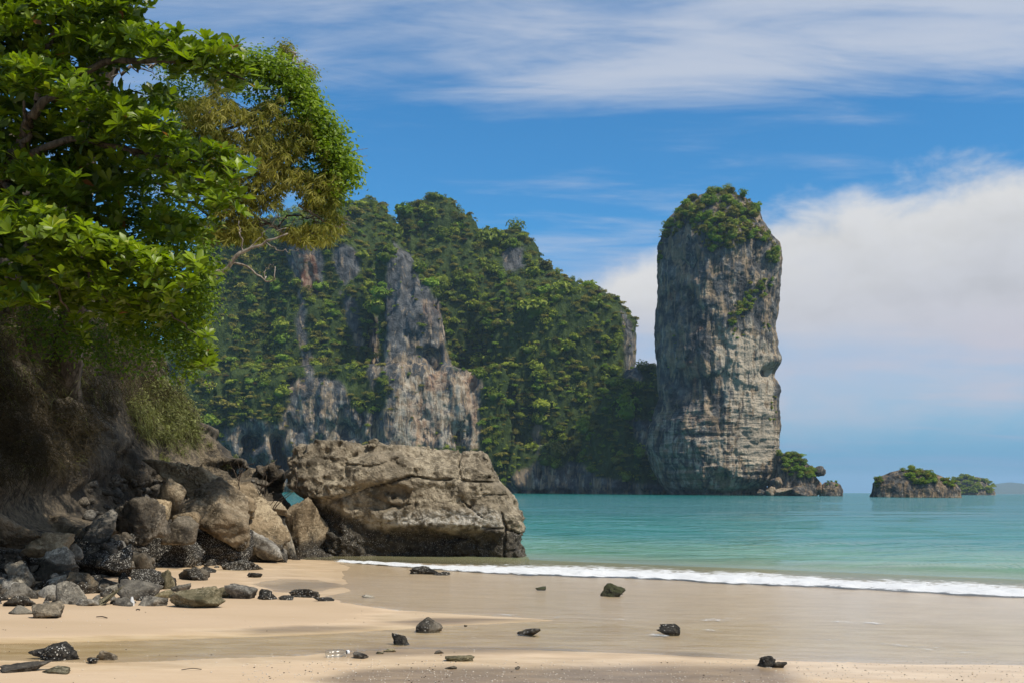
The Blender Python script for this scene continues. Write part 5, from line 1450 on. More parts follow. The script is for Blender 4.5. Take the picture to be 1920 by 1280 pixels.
# a stick of pale driftwood standing against the heap
b0 = cast(250, 1134)
s = b0[1] / FPX
Vt, Ft = tube([b0 + (0, -0.05, -0.05), b0 + (0.005, -0.05, 8 * s), b0 + (0.0, -0.05, 17 * s)], [4.5 * s, 4 * s, 1.6 * s], 9, 0.1, rgr)
link('driftwood', mesh('driftwood', Vt, Ft, plain('bleached wood', (0.55, 0.55, 0.54))), label='short pale bleached stick standing up before the round grey rock', cat='driftwood')
for (qa, qb, w) in (((181, 1157), (201, 1159), 1.0), ((340, 1257), (378, 1256), 0.8), ((255, 1144), (262, 1144), 1.2)):
    A_, B_ = cast(*qa), cast(*qb)
    A_[2] += 0.01; B_[2] += 0.01
    s = A_[1] / FPX
    Vt, Ft = tube(smooth_path([A_, (A_ + B_) / 2 + (0, 0.01, 0.008), B_], 8), np.full(8, w * s), 6, 0.15, rgr)
    link('twig', mesh('twig', Vt, Ft, M_TWIG), label={181: 'thin dark twig on the dry sand', 340: 'long thin twig on the foreground sand', 255: 'stub of dark twig at the foot of the heap'}[qa[0]], cat='twig')
# a clear plastic bottle lying on the wet sand
m_b, g = material('clear plastic')
fr = g.n('ShaderNodeFresnel', {'IOR': 1.45})
finish(g, g.n('ShaderNodeMixShader', {0: g.m('ADD', g.m('MULTIPLY', fr, 0.45), 0.05), 1: g.n('ShaderNodeBsdfTransparent', {'Color': (0.90, 0.91, 0.90)}), 2: g.n('ShaderNodeBsdfGlossy', {'Roughness': 0.28})}))
c0, c1_ = cast(612, 1232), cast(656, 1229)
s = c0[1] / FPX
dv = c1_ - c0; dv[2] = 0
Lb = np.linalg.norm(dv) or 0.2; dv = dv / Lb
Lb = 46 * s
rp = np.array(((0, 0.2), (0.01, 0.75), (0.05, 0.98), (0.14, 1.0), (0.18, 0.93), (0.22, 1.0), (0.34, 1.0), (0.38, 0.93), (0.42, 1.0), (0.56, 1.0), (0.68, 0.86), (0.80, 0.55), (0.87, 0.42), (0.90, 0.42)))
rb = 8.0 * s
root = link('plastic_bottle', None, None, c0 + np.array((0, 0, rb * 0.8)), 'clear empty plastic bottle lying on its side on the wet foreground sand', 'bottle')
pth = np.array([dv * Lb * q for q, _ in rp])
Vt, Ft = tube(pth, rp[:, 1] * rb, 16)
link('bottle_body', mesh('bottle_body', Vt, Ft, m_b), root)
Vt, Ft = tube([dv * Lb * q for q in (0.895, 0.90, 0.99, 1.0, 1.001)], np.array((0.4, 0.52, 0.52, 0.45, 0.02)) * rb, 14)
link('bottle_cap', mesh('bottle_cap', Vt, Ft, plain('white cap', (0.75, 0.77, 0.78), 0.4)), root)
print('rocks', round(time.time() - T0, 1))
# ================================================================== the sea almond tree on the left
rgp = np.random.default_rng(77)
def leaf_shape(L, W, n=5, curl=0.18, fold=0.22):
    """one obovate leaf along +X from the origin, folded on its midrib"""
    t = np.linspace(0, 1, n)
    w = W * np.array([np.interp(q, (0, 0.12, 0.35, 0.62, 0.85, 1.0), (0.10, 0.22, 0.62, 1.0, 0.80, 0.18)) for q in t]) / 2
    z = -curl * L * t ** 2
    V = np.stack((np.concatenate((t * L, t * L, t * L)), np.concatenate((w, 0 * w, -w)), np.concatenate((z + fold * w, z, z + fold * w))), 1)
    F = [(k, k + 1, n + k + 1, n + k) for k in range(n - 1)] + [(n + k, n + k + 1, 2 * n + k + 1, 2 * n + k) for k in range(n - 1)]
    return V, np.array(F)
LEAVES = [leaf_shape(1.0, w, 4, c, f_) for w, c, f_ in ((0.52, 0.14, 0.25), (0.58, 0.24, 0.18), (0.48, 0.06, 0.30), (0.55, 0.34, 0.20))]
def frame(xa, up):
    xa = xa / np.linalg.norm(xa)
    ya = np.cross(up, xa); ya /= np.linalg.norm(ya) + 1e-9
    return np.stack((xa, ya, np.cross(xa, ya)), 1)
leaves = []        # (origin, 3x3 frame, length, leaf shape, tint)
def rosette(P, axis, n, L, tint):
    axis = axis / np.linalg.norm(axis)
    Fm = frame(np.cross(axis, (0.3, 0.5, 0.1)), axis)
    a0 = rgp.uniform(0, 6.28)
    for k in range(n):
        a = a0 + k * 2.4
        e = rad(rgp.uniform(8, 38) + 38 * (k / n))
        dl = Fm[:, 0] * math.cos(a) * math.cos(e) + Fm[:, 1] * math.sin(a) * math.cos(e) + axis * math.sin(e)
        up = axis + rgp.normal(0, 0.25, 3)
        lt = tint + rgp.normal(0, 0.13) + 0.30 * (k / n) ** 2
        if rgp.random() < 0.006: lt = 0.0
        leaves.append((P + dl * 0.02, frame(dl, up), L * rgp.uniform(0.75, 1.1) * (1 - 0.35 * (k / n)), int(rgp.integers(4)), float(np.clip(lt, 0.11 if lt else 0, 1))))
# boughs: path in the photograph's pixels with depth, half thickness in pixels, number of rosettes
BOUGHS = [
    ([(0, 40, 13.0), (120, 28, 12.8), (240, 30, 12.8)], 48, 46), ([(60, 5, 13.5), (200, -20, 13.2), (265, 20, 13.0)], 32, 22),
    ([(90, 85, 13.0), (220, 85, 12.5), (330, 92, 12.2), (440, 115, 12.0)], 40, 82), ([(300, 105, 12.6), (400, 135, 12.4), (462, 160, 12.2)], 34, 34),
    ([(-10, 140, 12.0), (80, 150, 11.7), (150, 172, 11.6)], 40, 38), ([(150, 190, 12.0), (230, 215, 12.0), (320, 240, 12.0)], 30, 30),
    ([(110, 225, 12.6), (220, 250, 12.6), (300, 265, 12.5), (380, 290, 12.3), (450, 318, 12.2)], 34, 58), ([(250, 290, 12.6), (330, 330, 12.4), (400, 355, 12.3), (425, 390, 12.2)], 34, 40),
    ([(0, 300, 13.2), (60, 330, 12.6), (130, 360, 12.4)], 38, 40), ([(0, 390, 12.2), (60, 420, 11.8), (130, 440, 11.6)], 44, 44),
    ([(90, 440, 12.2), (170, 470, 11.9), (260, 500, 11.8), (340, 520, 11.9)], 46, 82), ([(60, 490, 12.4), (150, 530, 12.2), (240, 560, 12.2), (310, 570, 12.4)], 32, 46),
    ([(0, 560, 12.6), (35, 570, 12.5), (70, 555, 12.5)], 22, 14), ([(140, 610, 13.2), (158, 628, 13.2)], 14, 5),
    ([(365, 620, 13.6), (385, 640, 13.5), (384, 672, 13.4), (376, 690, 13.4)], 17, 14), ([(280, 420, 13.4), (340, 440, 13.2), (390, 410, 13.0)], 36, 32),
    ([(0, 240, 13.6), (100, 250, 13.6), (180, 300, 13.6)], 40, 34), ([(200, 590, 13.4), (300, 600, 13.6), (340, 580, 13.6)], 26, 30), ([(250, 560, 14.0), (330, 560, 14.2), (390, 520, 14.2)], 34, 26), ([(-10, 500, 13.4), (60, 520, 13.6), (130, 540, 13.6)], 40, 34)]
DY = 2.6          # the whole crown stands this much farther back
for path, thick, n in BOUGHS:
    q = np.array(path, float)
    tpar = np.linspace(0, 1, len(q))
    for _ in range(int(n * 1.9)):
        t = rgp.uniform(0, 1)
        c = np.array([np.interp(t, tpar, q[:, k]) for k in range(3)])
        a = rgp.uniform(0, 6.28); rr_ = thick * math.sqrt(rgp.uniform(0.1, 1))
        dz = rr_ * math.sin(a) * 0.8
        P0 = at(c[0] + rr_ * math.cos(a), c[1] + dz, c[2] + DY + rgp.normal(0, 0.4) + 0.006 * dz)
        ax0 = np.array((0.25 * math.cos(a) + rgp.normal(0, 0.25), -0.45 + rgp.normal(0, 0.3), 0.95 - 0.006 * dz + rgp.normal(0, 0.2)))
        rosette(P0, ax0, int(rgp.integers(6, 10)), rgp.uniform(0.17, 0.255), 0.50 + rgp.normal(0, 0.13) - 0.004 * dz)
# deeper leaves that close the crown
for _ in range(3000):
    px, py = rgp.uniform(-120, 420), rgp.uniform(-80, 590)
    if poly_sd(np.array([px]), np.array([py]), [(-200, -100), (255, -100), (262, 60), (400, 105), (330, 160), (320, 240), (400, 300), (385, 400), (350, 560), (180, 590), (-200, 540)])[0] < 0: continue
    if 200 < px < 330 and 130 < py < 175: continue
    if px > 230 and py > 340 + (px - 230) * -0.4 and rgp.random() < 0.8: continue
    P0 = at(px, py, rgp.uniform(15.8, 18.4))
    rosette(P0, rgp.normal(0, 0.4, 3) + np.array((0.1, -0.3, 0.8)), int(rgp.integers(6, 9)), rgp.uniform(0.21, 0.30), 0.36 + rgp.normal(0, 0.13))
# unseen leaves added above and before the frame to shade the bank
for _ in range(1000):
    Yq = rgp.uniform(12.5, 20.0)
    P0 = np.array((rgp.uniform(-13.5, -4.6), Yq, 1.95 + 0.505 * Yq + rgp.uniform(0.2, 2.2)))
    rosette(P0, rgp.normal(0, 0.4, 3) + np.array((0.1, -0.3, 0.8)), 7, rgp.uniform(0.22, 0.3), 0.45)
for _ in range(260):
    px, py, Yl = rgp.uniform(-700, -15), rgp.uniform(-100, 560), rgp.uniform(14.5, 18.0)
    rosette(at(px, py, Yl), rgp.normal(0, 0.4, 3) + np.array((0.1, -0.3, 0.8)), 7, rgp.uniform(0.2, 0.25), 0.45)
almond = link('almond_tree', None, None, (-12.4, 18.2, 2.0), 'big sea almond tree with broad glossy leaves overhanging the beach at the left', 'tree')
aloc = np.array((-12.4, 18.2, 2.0))
lv = sorted(range(len(leaves)), key=lambda k: leaves[k][0][1] - 1.5 * leaves[k][2])
front_leaves, rest = [], []
for k in lv:
    P0, Fm, L, sh_, ti = leaves[k]
    u_, v_ = pix(P0)
    if len(front_leaves) < 300 and 2 < u_ < 480 and 2 < v_ < 700 and abs(Fm[1, 2]) > 0.2:
        front_leaves.append(k)
    else:
        rest.append(k)
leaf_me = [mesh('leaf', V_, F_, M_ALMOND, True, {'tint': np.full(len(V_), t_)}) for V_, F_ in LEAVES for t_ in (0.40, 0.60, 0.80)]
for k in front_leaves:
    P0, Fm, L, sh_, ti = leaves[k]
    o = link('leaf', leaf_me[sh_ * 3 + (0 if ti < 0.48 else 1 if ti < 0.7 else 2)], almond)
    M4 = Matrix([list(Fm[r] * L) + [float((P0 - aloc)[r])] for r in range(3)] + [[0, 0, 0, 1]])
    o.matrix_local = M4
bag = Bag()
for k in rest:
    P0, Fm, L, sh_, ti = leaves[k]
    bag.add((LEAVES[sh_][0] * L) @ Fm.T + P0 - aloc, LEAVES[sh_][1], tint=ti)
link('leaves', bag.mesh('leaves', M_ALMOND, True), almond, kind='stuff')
def branch(parent, loc, pts, r0, r1, mat, n=18, name='branch', wob=0.03, sides=8):
    Pq = smooth_path([np.asarray(q) for q in pts], n, rgp, wob)
    Vt, Ft = tube(Pq - loc, np.linspace(r0, r1, n), sides, 0.12, rgp)
    return link(name, mesh(name, Vt, Ft, mat), parent)
branch(almond, aloc, [aloc + (0, 0, -1.0), (-11.2, 17.2, 4.2), at(5, 330, 16.2), at(45, 250, 15.9), at(70, 190, 15.6)], 0.20, 0.05, M_BARK, 26, 'trunk')
for pts, r0, r1 in (([at(5, 330, 16.2), at(50, 265, 15.8), at(45, 190, 15.5)], 0.07, 0.02), ([at(20, 310, 16.2), at(120, 265, 15.7), at(230, 275, 15.4), at(330, 300, 15.2), at(440, 320, 14.9)], 0.07, 0.012),
                    ([at(60, 220, 15.6), at(150, 130, 15.5), at(260, 110, 15.2), at(380, 120, 14.9), at(460, 150, 14.8)], 0.07, 0.012), ([at(5, 340, 16.3), at(60, 420, 15.2), at(170, 480, 14.8), at(320, 530, 14.6)], 0.07, 0.012),
                    ([at(70, 190, 15.6), at(90, 80, 15.6), at(120, -20, 15.6)], 0.05, 0.02), ([at(0, 380, 15.8), at(80, 500, 15.4), at(130, 590, 15.8), at(156, 620, 15.8)], 0.03, 0.006),
                    ([at(270, 560, 15.6), at(340, 600, 16.1), at(384, 650, 16.0), at(378, 690, 16.0)], 0.016, 0.005), ([at(230, 275, 15.4), at(330, 330, 15.1), at(420, 390, 14.9)], 0.03, 0.006),
                    ([at(10, 520, 15.2), at(45, 530, 15.1), at(30, 575, 15.1)], 0.012, 0.004), ([at(150, 480, 14.7), at(200, 560, 14.8), at(290, 575, 15.0)], 0.02, 0.005)):
    branch(almond, aloc, pts, r0, r1, M_BARK)

# ================================================================== the tall grey barked tree and the feathery tree behind it
floc = cast(110, 700) + np.array((0, 0.3, -0.2))
feather = link('feathery_tree', None, None, floc, 'olive feathery leaved tree leaning out behind the sea almond', 'tree')
branch(feather, floc, [floc + (0, 0, -0.8), floc * 0.5 + at(140, 560, 22.5) * 0.5, at(140, 560, 22.5), at(150, 330, 22), at(188, 150, 21.5), at(222, 20, 21.3), at(250, -60, 21.3)], 0.34, 0.20, M_BARK, 26, 'trunk')
FB = [[at(150, 330, 22), at(260, 330, 22), at(360, 290, 22), at(450, 230, 22), at(520, 190, 22)], [at(300, 310, 22), at(400, 330, 22), at(520, 330, 22), at(620, 340, 22.2)],
      [at(260, 330, 22), at(380, 400, 22), at(480, 420, 22), at(600, 400, 22)], [at(360, 290, 22), at(430, 150, 22.2), at(520, 110, 22.2), at(570, 130, 22.2)],
      [at(450, 230, 22), at(540, 240, 22), at(600, 260, 22.1), at(640, 310, 22.2)], [at(400, 330, 22), at(460, 380, 22), at(560, 450, 22), at(610, 420, 22)], [at(188, 150, 21.5), at(300, 120, 21.8), at(420, 140, 22)],
      [at(520, 190, 22), at(560, 160, 22), at(560, 120, 22), at(535, 90, 22)]]
for k, pts in enumerate(FB):
    branch(feather, floc, pts, 0.085 if k < 2 else 0.05, 0.012, M_BARKG if k % 2 else M_BARK, 20, wob=0.06, sides=6)
tw = Bag()
ftips = []
for pts in FB[:7]:
    Pq = smooth_path(pts, 40)
    for _ in range(26):
        k = int(rgp.integers(6, 40))
        tip = Pq[k] + rgp.normal(0, 1, 3) * np.array((0.32, 0.4, 0.24)) + np.array((0.02, 0, 0.0))
        Vt, Ft = tube(smooth_path([Pq[k], (Pq[k] + tip) / 2 + rgp.normal(0, 0.06, 3), tip], 6), np.linspace(0.012, 0.004, 6), 4)
        tw.add(Vt - floc, Ft); ftips.append(tip)
link('twigs', tw.mesh('twigs', M_BARKG), feather, kind='stuff')
FPOLY = [(330, 190), (395, 150), (470, 190), (520, 170), (590, 230), (645, 330), (625, 395), (645, 430), (570, 455), (500, 450), (450, 470), (385, 470), (390, 380), (380, 300)]
bag = Bag()
def spray(bag, P, n, L, w, tint, down=0.75, spread=0.6):
    hd = rgp.uniform(0, 6.28)
    main = np.array((math.cos(hd) * 0.5, math.sin(hd) * 0.5, -down)); main /= np.linalg.norm(main)
    for k in range(n):
        o = P + main * L * 0.5 * (k / n)
        dl = main + rgp.normal(0, spread, 3) * np.array((1, 1, 0.5)); dl /= np.linalg.norm(dl)
        sd_ = np.cross(dl, rgp.normal(size=3)); sd_ /= np.linalg.norm(sd_) + 1e-9
        l = L * rgp.uniform(0.6, 1.1)
        bag.add((o, o + dl * l * 0.5 + sd_ * w, o + dl * l, o + dl * l * 0.5 - sd_ * w), [(0, 1, 2, 3)], tint=float(np.clip(tint + rgp.normal(0, 0.16), 0, 1)))
n_done = 0
while n_done < 3000:
    px, py = rgp.uniform(330, 650), rgp.uniform(140, 450)
    sdv = poly_sd(np.array([px]), np.array([py]), FPOLY)[0] + 16 * vnoise(np.array([[px * 0.025, py * 0.025, 1.0]]))[0]
    if sdv < 0 or vnoise(np.array([[px * 0.022, py * 0.03, 4.0]]))[0] < -0.50 + (0.34 if py < 240 else 0): continue
    spray(bag, at(px, py, rgp.normal(22, 0.5)) - floc, 11, rgp.uniform(0.16, 0.27), 0.011, 0.5 + 0.4 * vnoise(np.array([[px * 0.02, py * 0.02, 9.0]]))[0])
    n_done += 1
link('foliage', bag.mesh('foliage', M_FEATHER, False), feather, kind='stuff')
# small green leaves on the same outer branches: a climbing plant draped over the crown
vine = link('draped_creeper', None, None, at(600, 300, 21.7), 'bright green creeper draped over the outer edge of the feathery tree', 'creeper')
vloc = np.array(vine.location)
bag = Bag()
def leaf_cloud(bag, loc, path, thick, n, size, tint, Yj=0.3, clump=0.35):
    q = np.array(path, float); tpar = np.linspace(0, 1, len(q))
    cl = []
    for _ in range(max(4, n // 16)):
        t = rgp.uniform(0, 1); c = [np.interp(t, tpar, q[:, k]) for k in range(q.shape[1])]
        th_ = c[3] if q.shape[1] > 3 else thick
        a = rgp.uniform(0, 6.28); r_ = th_ * math.sqrt(rgp.uniform(0, 1))
        cl.append(at(c[0] + r_ * math.cos(a), c[1] + r_ * math.sin(a), c[2] + rgp.normal(0, Yj)))
    cl = np.array(cl)
    k = rgp.integers(0, len(cl), n)
    e = rgp.normal(0, 1, (n, 3))
    C = cl[k] + e * clump * np.array((0.5, 0.5, 0.38))
    Nn_ = e * 0.6 + np.array((0.2, -0.4, 0.9)) + rgp.normal(0, 0.4, (n, 3))
    tnt = np.clip(tint + 0.16 * rgp.normal(size=len(cl))[k] + rgp.normal(0, 0.14, n), 0.12, 1)
    Vl, Fl = leaf_faces(rgp, C - loc, Nn_, size * rgp.uniform(0.6, 1.15, n), 1.0)
    bag.add(Vl, Fl, tint=np.repeat(tnt, 4))
leaf_cloud(bag, vloc, [(470, 120, 22), (520, 125, 22), (560, 150, 22), (572, 200, 22), (600, 225, 22), (625, 265, 22), (645, 310, 22), (648, 335, 22)], 25, 7000, 0.12, 0.62, clump=0.25)
leaf_cloud(bag, vloc, [(430, 130, 22.2), (500, 170, 22.2), (560, 230, 22.2), (600, 300, 22.2), (610, 360, 22.2)], 42, 3600, 0.095, 0.42, clump=0.30)
leaf_cloud(bag, vloc, [(590, 210, 22), (610, 260, 22), (625, 310, 22)], 15, 1500, 0.10, 0.55, clump=0.26)
leaf_cloud(bag, vloc, [(615, 350, 22), (640, 360, 22), (630, 385, 22)], 12, 420, 0.09, 0.7, clump=0.2)
leaf_cloud(bag, vloc, [(575, 420, 22), (605, 430, 22), (580, 455, 22)], 10, 260, 0.09, 0.6, clump=0.2)
link('foliage', bag.mesh('foliage', M_VINE, False), vine, kind='stuff')
tl_ = link('tuft_tree', None, None, at(545, 125, 22.6), 'thin topped sapling crown poking up above the draped creeper', 'tree')
tloc = np.array(tl_.location)
bag = Bag()
leaf_cloud(bag, tloc, [(528, 82, 22.6), (545, 95, 22.6), (525, 100, 22.6), (550, 115, 22.6), (575, 130, 22.6), (590, 142, 22.6), (560, 140, 22.6)], 7, 900, 0.075, 0.35, 0.15, clump=0.20)
link('foliage', bag.mesh('foliage', M_FEATHER, False), tl_, kind='stuff')
for pts in ([at(520, 190, 22.4), at(545, 140, 22.6), at(530, 85, 22.6)], [at(540, 150, 22.6), at(570, 130, 22.6), at(592, 140, 22.6)], [at(540, 130, 22.6), at(556, 112, 22.6), at(548, 98, 22.6)]):
    branch(tl_, tloc, pts, 0.02, 0.006, M_BARKG, 10, wob=0.02, sides=5)
# thin light foliage filling the sky gaps behind
bag = Bag()
hz_ = link('thin_tree', None, None, at(430, 200, 23.5), 'thin small leaved tree between the sea almond and the feathery tree', 'tree')
hloc = np.array(hz_.location)
leaf_cloud(bag, hloc, [(330, 110, 23.5), (420, 150, 23.5), (490, 130, 23.5), (530, 200, 23.5)], 40, 2200, 0.085, 0.45, clump=0.3)
leaf_cloud(bag, hloc, [(290, 170, 23.5), (350, 200, 23.5), (380, 260, 23.5)], 44, 2400, 0.085, 0.35, clump=0.3)
leaf_cloud(bag, hloc, [(440, 260, 23.5), (520, 300, 23.5), (600, 350, 23.5)], 40, 1800, 0.085, 0.45, clump=0.3)
link('foliage', bag.mesh('foliage', M_VINE, False), hz_, kind='stuff')
for pts in ([at(300, 330, 23.5), at(360, 230, 23.5), at(430, 160, 23.5), at(490, 130, 23.5)], [at(360, 230, 23.5), at(440, 250, 23.5), at(540, 220, 23.5)], [at(320, 300, 23.5), at(330, 220, 23.5), at(345, 180, 23.5)]):
    branch(hz_, hloc, pts, 0.05, 0.012, M_BARKG, 14, wob=0.05, sides=6)

# ================================================================== bare boughs hanging out over the bay
bare_b = link('bare_bough', None, None, at(400, 500, 18), 'bare grey bough reaching out below the feathery tree', 'branch')
bl_ = np.array(bare_b.location)
for pts, r0, r1 in (([at(380, 520, 18), at(420, 505, 18), at(455, 470, 18), at(500, 455, 18), at(540, 438, 18)], 0.05, 0.012), ([at(455, 470, 18), at(452, 440, 18), at(448, 415, 18)], 0.018, 0.008),
                    ([at(430, 492, 18), at(470, 500, 18), at(490, 522, 18), at(512, 526, 18), at(516, 500, 18)], 0.022, 0.008), ([at(496, 524, 18), at(498, 508, 18), at(512, 495, 18)], 0.012, 0.005),
                    ([at(500, 455, 18), at(530, 470, 18), at(560, 468, 18)], 0.010, 0.004), ([at(470, 462, 18), at(500, 430, 18), at(520, 400, 18)], 0.010, 0.004)):
    branch(bare_b, bl_, pts, r0, r1, M_BARKG, 14, wob=0.02, sides=6)
snag = link('dead_branch', None, None, at(590, 400, 21), 'dead twisted branch tip sticking out at the right below the feathery tree', 'branch')
sl_ = np.array(snag.location)
for pts, r0, r1 in (([at(560, 385, 21.8), at(600, 408, 21.8), at(622, 425, 21.8), at(640, 425, 21.8), at(642, 412, 21.8)], 0.035, 0.010), ([at(615, 420, 21.8), at(615, 400, 21.8), at(622, 390, 21.8)], 0.016, 0.006), ([at(636, 428, 21.8), at(652, 420, 21.8), at(660, 428, 21.8)], 0.012, 0.005), ([at(600, 408, 21.8), at(588, 420, 21.8), at(600, 436, 21.8)], 0.012, 0.005)):
    branch(snag, sl_, pts, r0, r1, M_BARKG, 10, wob=0.02, sides=6)

# ================================================================== creeper curtain, dry brush and grasses on the bank
cur = link('creeper_curtain', None, None, at(375, 540, 17.5), 'curtain of small leaved green creeper hanging right of the sea almond', 'creeper')
cl_ = np.array(cur.location)
bag = Bag()
leaf_cloud(bag, cl_, [(365, 440, 17.5), (375, 500, 17.5), (372, 560, 17.6), (360, 615, 17.7)], 26, 2600, 0.085, 0.42, clump=0.28)
leaf_cloud(bag, cl_, [(250, 330, 18.5), (290, 380, 18.5), (330, 420, 18.5)], 46, 2400, 0.085, 0.36, clump=0.3)
leaf_cloud(bag, cl_, [(60, 600, 18.6), (180, 630, 19), (300, 640, 19.4)], 55, 3000, 0.09, 0.20, clump=0.35)
leaf_cloud(bag, cl_, [(235, 600, 17.2), (280, 615, 17.2), (320, 640, 17.4)], 30, 1500, 0.09, 0.28, clump=0.26)
leaf_cloud(bag, cl_, [(235, 390, 18.2), (275, 430, 18.2), (300, 480, 18.2)], 34, 1700, 0.09, 0.25, clump=0.3)
leaf_cloud(bag, cl_, [(320, 600, 17.6), (360, 640, 17.6), (350, 690, 17.8)], 30, 1000, 0.085, 0.38, clump=0.26)
link('foliage', bag.mesh('foliage', M_VINE, False), cur, kind='stuff')

def blades(bag, P, n, L, w, dirv, spread, tint, curl=0.5, tj=0.15):
    for _ in range(n):
        dl = np.asarray(dirv) + rgp.normal(0, spread, 3); dl /= np.linalg.norm(dl)
        l = L * rgp.uniform(0.5, 1.15)
        sd_ = np.cross(dl, rgp.normal(size=3)); sd_ /= np.linalg.norm(sd_) + 1e-9
        o = P + rgp.normal(0, 0.05, 3)
        m1 = o + dl * l * 0.55 + np.array((0, 0, -curl * l * 0.12))
        e1 = o + dl * l + np.array((0, 0, -curl * l * 0.5))
        bag.add((o - sd_ * w, o + sd_ * w, m1 + sd_ * w * 0.8, m1 - sd_ * w * 0.8, e1), [(0, 1, 2, 3)], tint=float(np.clip(tint + rgp.normal(0, tj), 0, 1)))
        bag.F.setdefault(3, []).append(np.array([[3, 2, 4]], dtype=np.int32) + bag.n - 5)
brush = Bag(); green = Bag()
BPOLY = [(-60, 540), (60, 560), (180, 600), (330, 590), (390, 640), (400, 720), (330, 740), (270, 750), (230, 770), (170, 830), (120, 870), (-60, 900)]
n_done = 0
while n_done < 6500:
    px, py = rgp.uniform(-60, 400), rgp.uniform(540, 900)
    if poly_sd(np.array([px]), np.array([py]), BPOLY)[0] + 18 * vnoise(np.array([[px * 0.02, py * 0.02, 2.0]]))[0] < 0: continue
    n_done += 1
    Yb_ = np.interp(px, (-60, 150, 400), (15.5, 17.0, 19.5)) + rgp.normal(0, 0.4) + np.interp(py, (540, 900), (-0.3, 1.2))
    hb_ = cast(px, py)
    if hb_ is None: continue
    P0 = at(px, py, hb_[1] - abs(rgp.normal(0, 0.35)))
    grn = rgp.random() < np.interp(py, (560, 700, 760), (0.45, 0.22, 0.02)) * (0.5 + 0.9 * sstep(np.array(px), 60, 300))
    if grn:
        blades(green, P0, 4, 0.34, 0.006, (0.25, -0.25, -0.45), 0.5, 0.30)
    else:
        blades(brush, P0, 4, rgp.uniform(0.2, 0.6), 0.004, (0.15, -0.25, -0.25), 0.75, 0.45, tj=0.22)
n_done = 0
GPOLY = [(235, 760), (290, 715), (345, 690), (372, 745), (385, 800), (365, 842), (320, 835), (265, 815)]
while n_done < 1500:
    px, py = rgp.uniform(240, 390), rgp.uniform(690, 850)
    if poly_sd(np.array([px]), np.array([py]), GPOLY)[0] + 10 * vnoise(np.array([[px * 0.03, py * 0.03, 7.0]]))[0] < 0: continue
    n_done += 1
    hb_ = cast(px, py)
    if hb_ is None: continue
    cn = float(vnoise(np.array([[px * 0.07, py * 0.07, 3.3]]))[0])
    if cn < -0.25 and rgp.random() < 0.7: continue
    blades(green if rgp.random() > 0.22 else brush, at(px, py, hb_[1] - abs(rgp.normal(0, 0.12))), 5, 0.42 + 0.2 * cn, 0.006, (0.25 + 0.3 * cn, -0.4, 0.35), 0.75, 0.52 + 0.35 * cn, curl=1.3, tj=0.22)
for px, py, n in ((312, 865, 26), (300, 858, 18), (425, 870, 14), (440, 858, 10), (395, 835, 16), (340, 850, 18)):
    if cast(px, py) is not None: blades(green, cast(px, py), n * 3, 0.3, 0.006, (0.1, -0.2, 0.6), 0.45, 0.6, curl=1.1)
sh_ = link('bush', None, None, cast(330, 800), 'soft pale green bush on the rock ledge above the sloping slab', 'bush')
bag = Bag()
for _ in range(70):
    px, py = rgp.uniform(255, 380), rgp.uniform(720, 830)
    if poly_sd(np.array([px]), np.array([py]), GPOLY)[0] < 4: continue
    hb_ = cast(px, py)
    if hb_ is None: continue
    n_ = 34
    e_ = rgp.normal(0, 1, (n_, 3))
    Vl, Fl = leaf_faces(rgp, hb_ + (0, -0.2, 0.1) + e_ * 0.14 - np.array(sh_.location), e_ + np.array((0.2, -0.5, 0.8)), rgp.uniform(0.04, 0.08, n_), 1.6)
    bag.add(Vl, Fl, tint=np.repeat(np.clip(rgp.normal(0.6, 0.15) + rgp.normal(0, 0.12, n_), 0.12, 1), 4))
link('foliage', bag.mesh('foliage', M_GRASS, False), sh_, kind='stuff')
link('dry_brush', brush.mesh('dry_brush', M_BRUSH, False), label='tangle of dry brown stems hanging over the dark hollow of the bank', cat='dry brush', kind='stuff')
link('grass', green.mesh('grass', M_GRASS, False), label='wispy green grass on the ledge of the bank under the trees', cat='grass', kind='stuff')
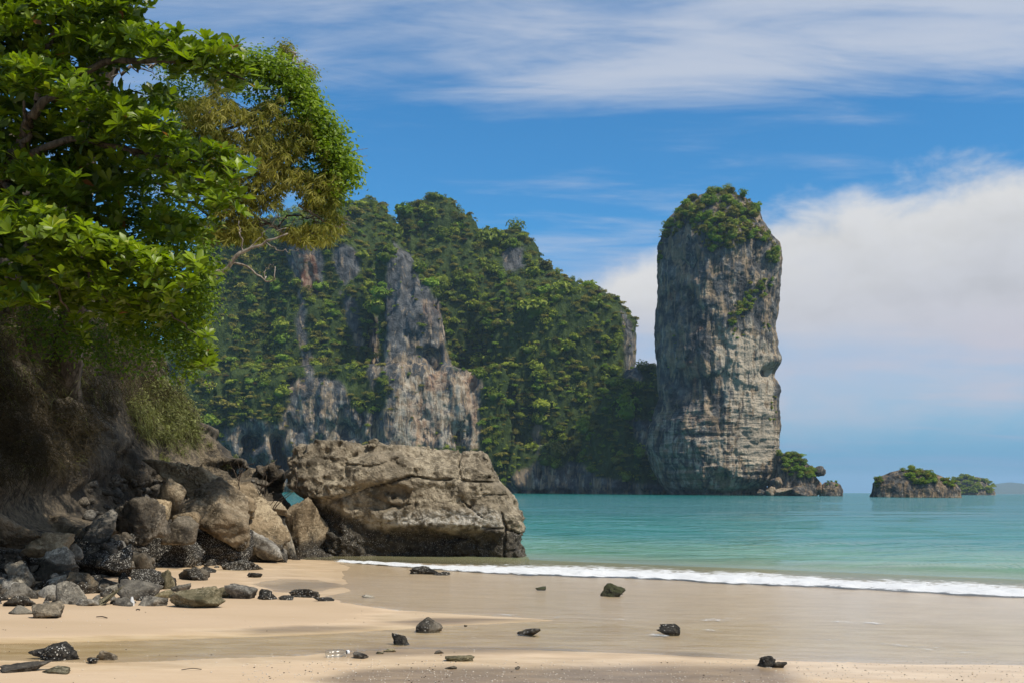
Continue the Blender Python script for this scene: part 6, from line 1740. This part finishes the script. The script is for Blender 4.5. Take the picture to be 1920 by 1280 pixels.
# long fine stems that arch out of the brush
bag = Bag()
for _ in range(150):
    px, py = rgp.uniform(0, 330), rgp.uniform(620, 850)
    hb_ = cast(px, py)
    if hb_ is None: continue
    P0 = at(px, py, hb_[1] - abs(rgp.normal(0.1, 0.4)))
    L = rgp.uniform(0.4, 1.1); dl = np.array((rgp.normal(0.2, 0.5), rgp.normal(-0.2, 0.3), rgp.normal(-0.3, 0.5)))
    dl = dl / np.linalg.norm(dl) * L
    Vt, Ft = tube(smooth_path([P0, P0 + dl * 0.5 + (0, 0, 0.1 * L), P0 + dl + (0, 0, -0.15 * L)], 7), np.linspace(0.006, 0.002, 7), 4)
    bag.add(Vt, Ft, tint=rgp.uniform(0.3, 0.9))
link('dry_stems', bag.mesh('dry_stems', M_BRUSH), label='long bare stems arching out of the dry brush', cat='dry stems', kind='stuff')

# ================================================================== bare shrubs between the bank and the boulder
def bare_shrub(label, stems, Yq):
    base = at(stems[0][0][0], stems[0][0][1], Yq)
    r = link('bare_shrub', None, None, base, label, 'shrub')
    for st in stems:
        pts = [at(a, b, Yq) for a, b in st]
        branch(r, base, pts, 0.017, 0.006, M_TWIG, 12, 'stem', 0.012, 5)
bare_shrub('dark bare shrub arching from behind the tall leaning slab to the boulder', [[(505, 1000), (508, 960), (530, 930), (556, 915)], [(506, 970), (520, 945), (545, 925), (558, 918)], [(505, 1000), (500, 960), (515, 935)]], 27.0)
bare_shrub('thin upright bare shrub on the tan ridge left of the sea gap', [[(447, 920), (449, 890), (445, 862)], [(448, 895), (460, 875), (478, 868)], [(448, 900), (438, 880), (432, 868)], [(449, 885), (456, 868)]], 26.0)
bare_shrub('taller bare shrub standing before the sea gap beside the boulder', [[(484, 940), (492, 905), (495, 880), (505, 862)], [(490, 915), (510, 902), (528, 890)], [(497, 930), (498, 890), (492, 872)], [(556, 915), (556, 890), (548, 862), (552, 840)]], 26.6)
for px, py, w, lab in ((640, 836, 60, 'bright green bush behind the left end of the flat top of the boulder'), (700, 838, 40, 'olive bush behind the middle of the flat top of the boulder')):
    b3 = link('bush', None, None, at(px, py, 585), lab, 'bush')
    bag = Bag()
    for _ in range(10):
        (cv, cf), ct = crown_quads(rng, 5, 12, 3.6, 0.8, 0.3)
        bag.add(cv + np.array((rgp.normal(0, w * 0.08), rgp.normal(0, 2), rgp.normal(-1, 1.2))), cf, tint=np.repeat(ct, 4) * 0.6 + 0.35)
    link('foliage', bag.mesh('foliage', M_BUSH_LIGHT if 'bright' in lab else M_BUSH_DRY, False), b3, kind='stuff')
print('plants', round(time.time() - T0, 1), 'leaves', len(leaves))
tris = 0
for o in SC.objects:
    if o.type == 'MESH':
        tris += sum(len(p.vertices) - 2 for p in o.data.polygons) if len(o.data.polygons) < 300 else len(o.data.loops) - 2 * len(o.data.polygons)
print('triangles', tris)
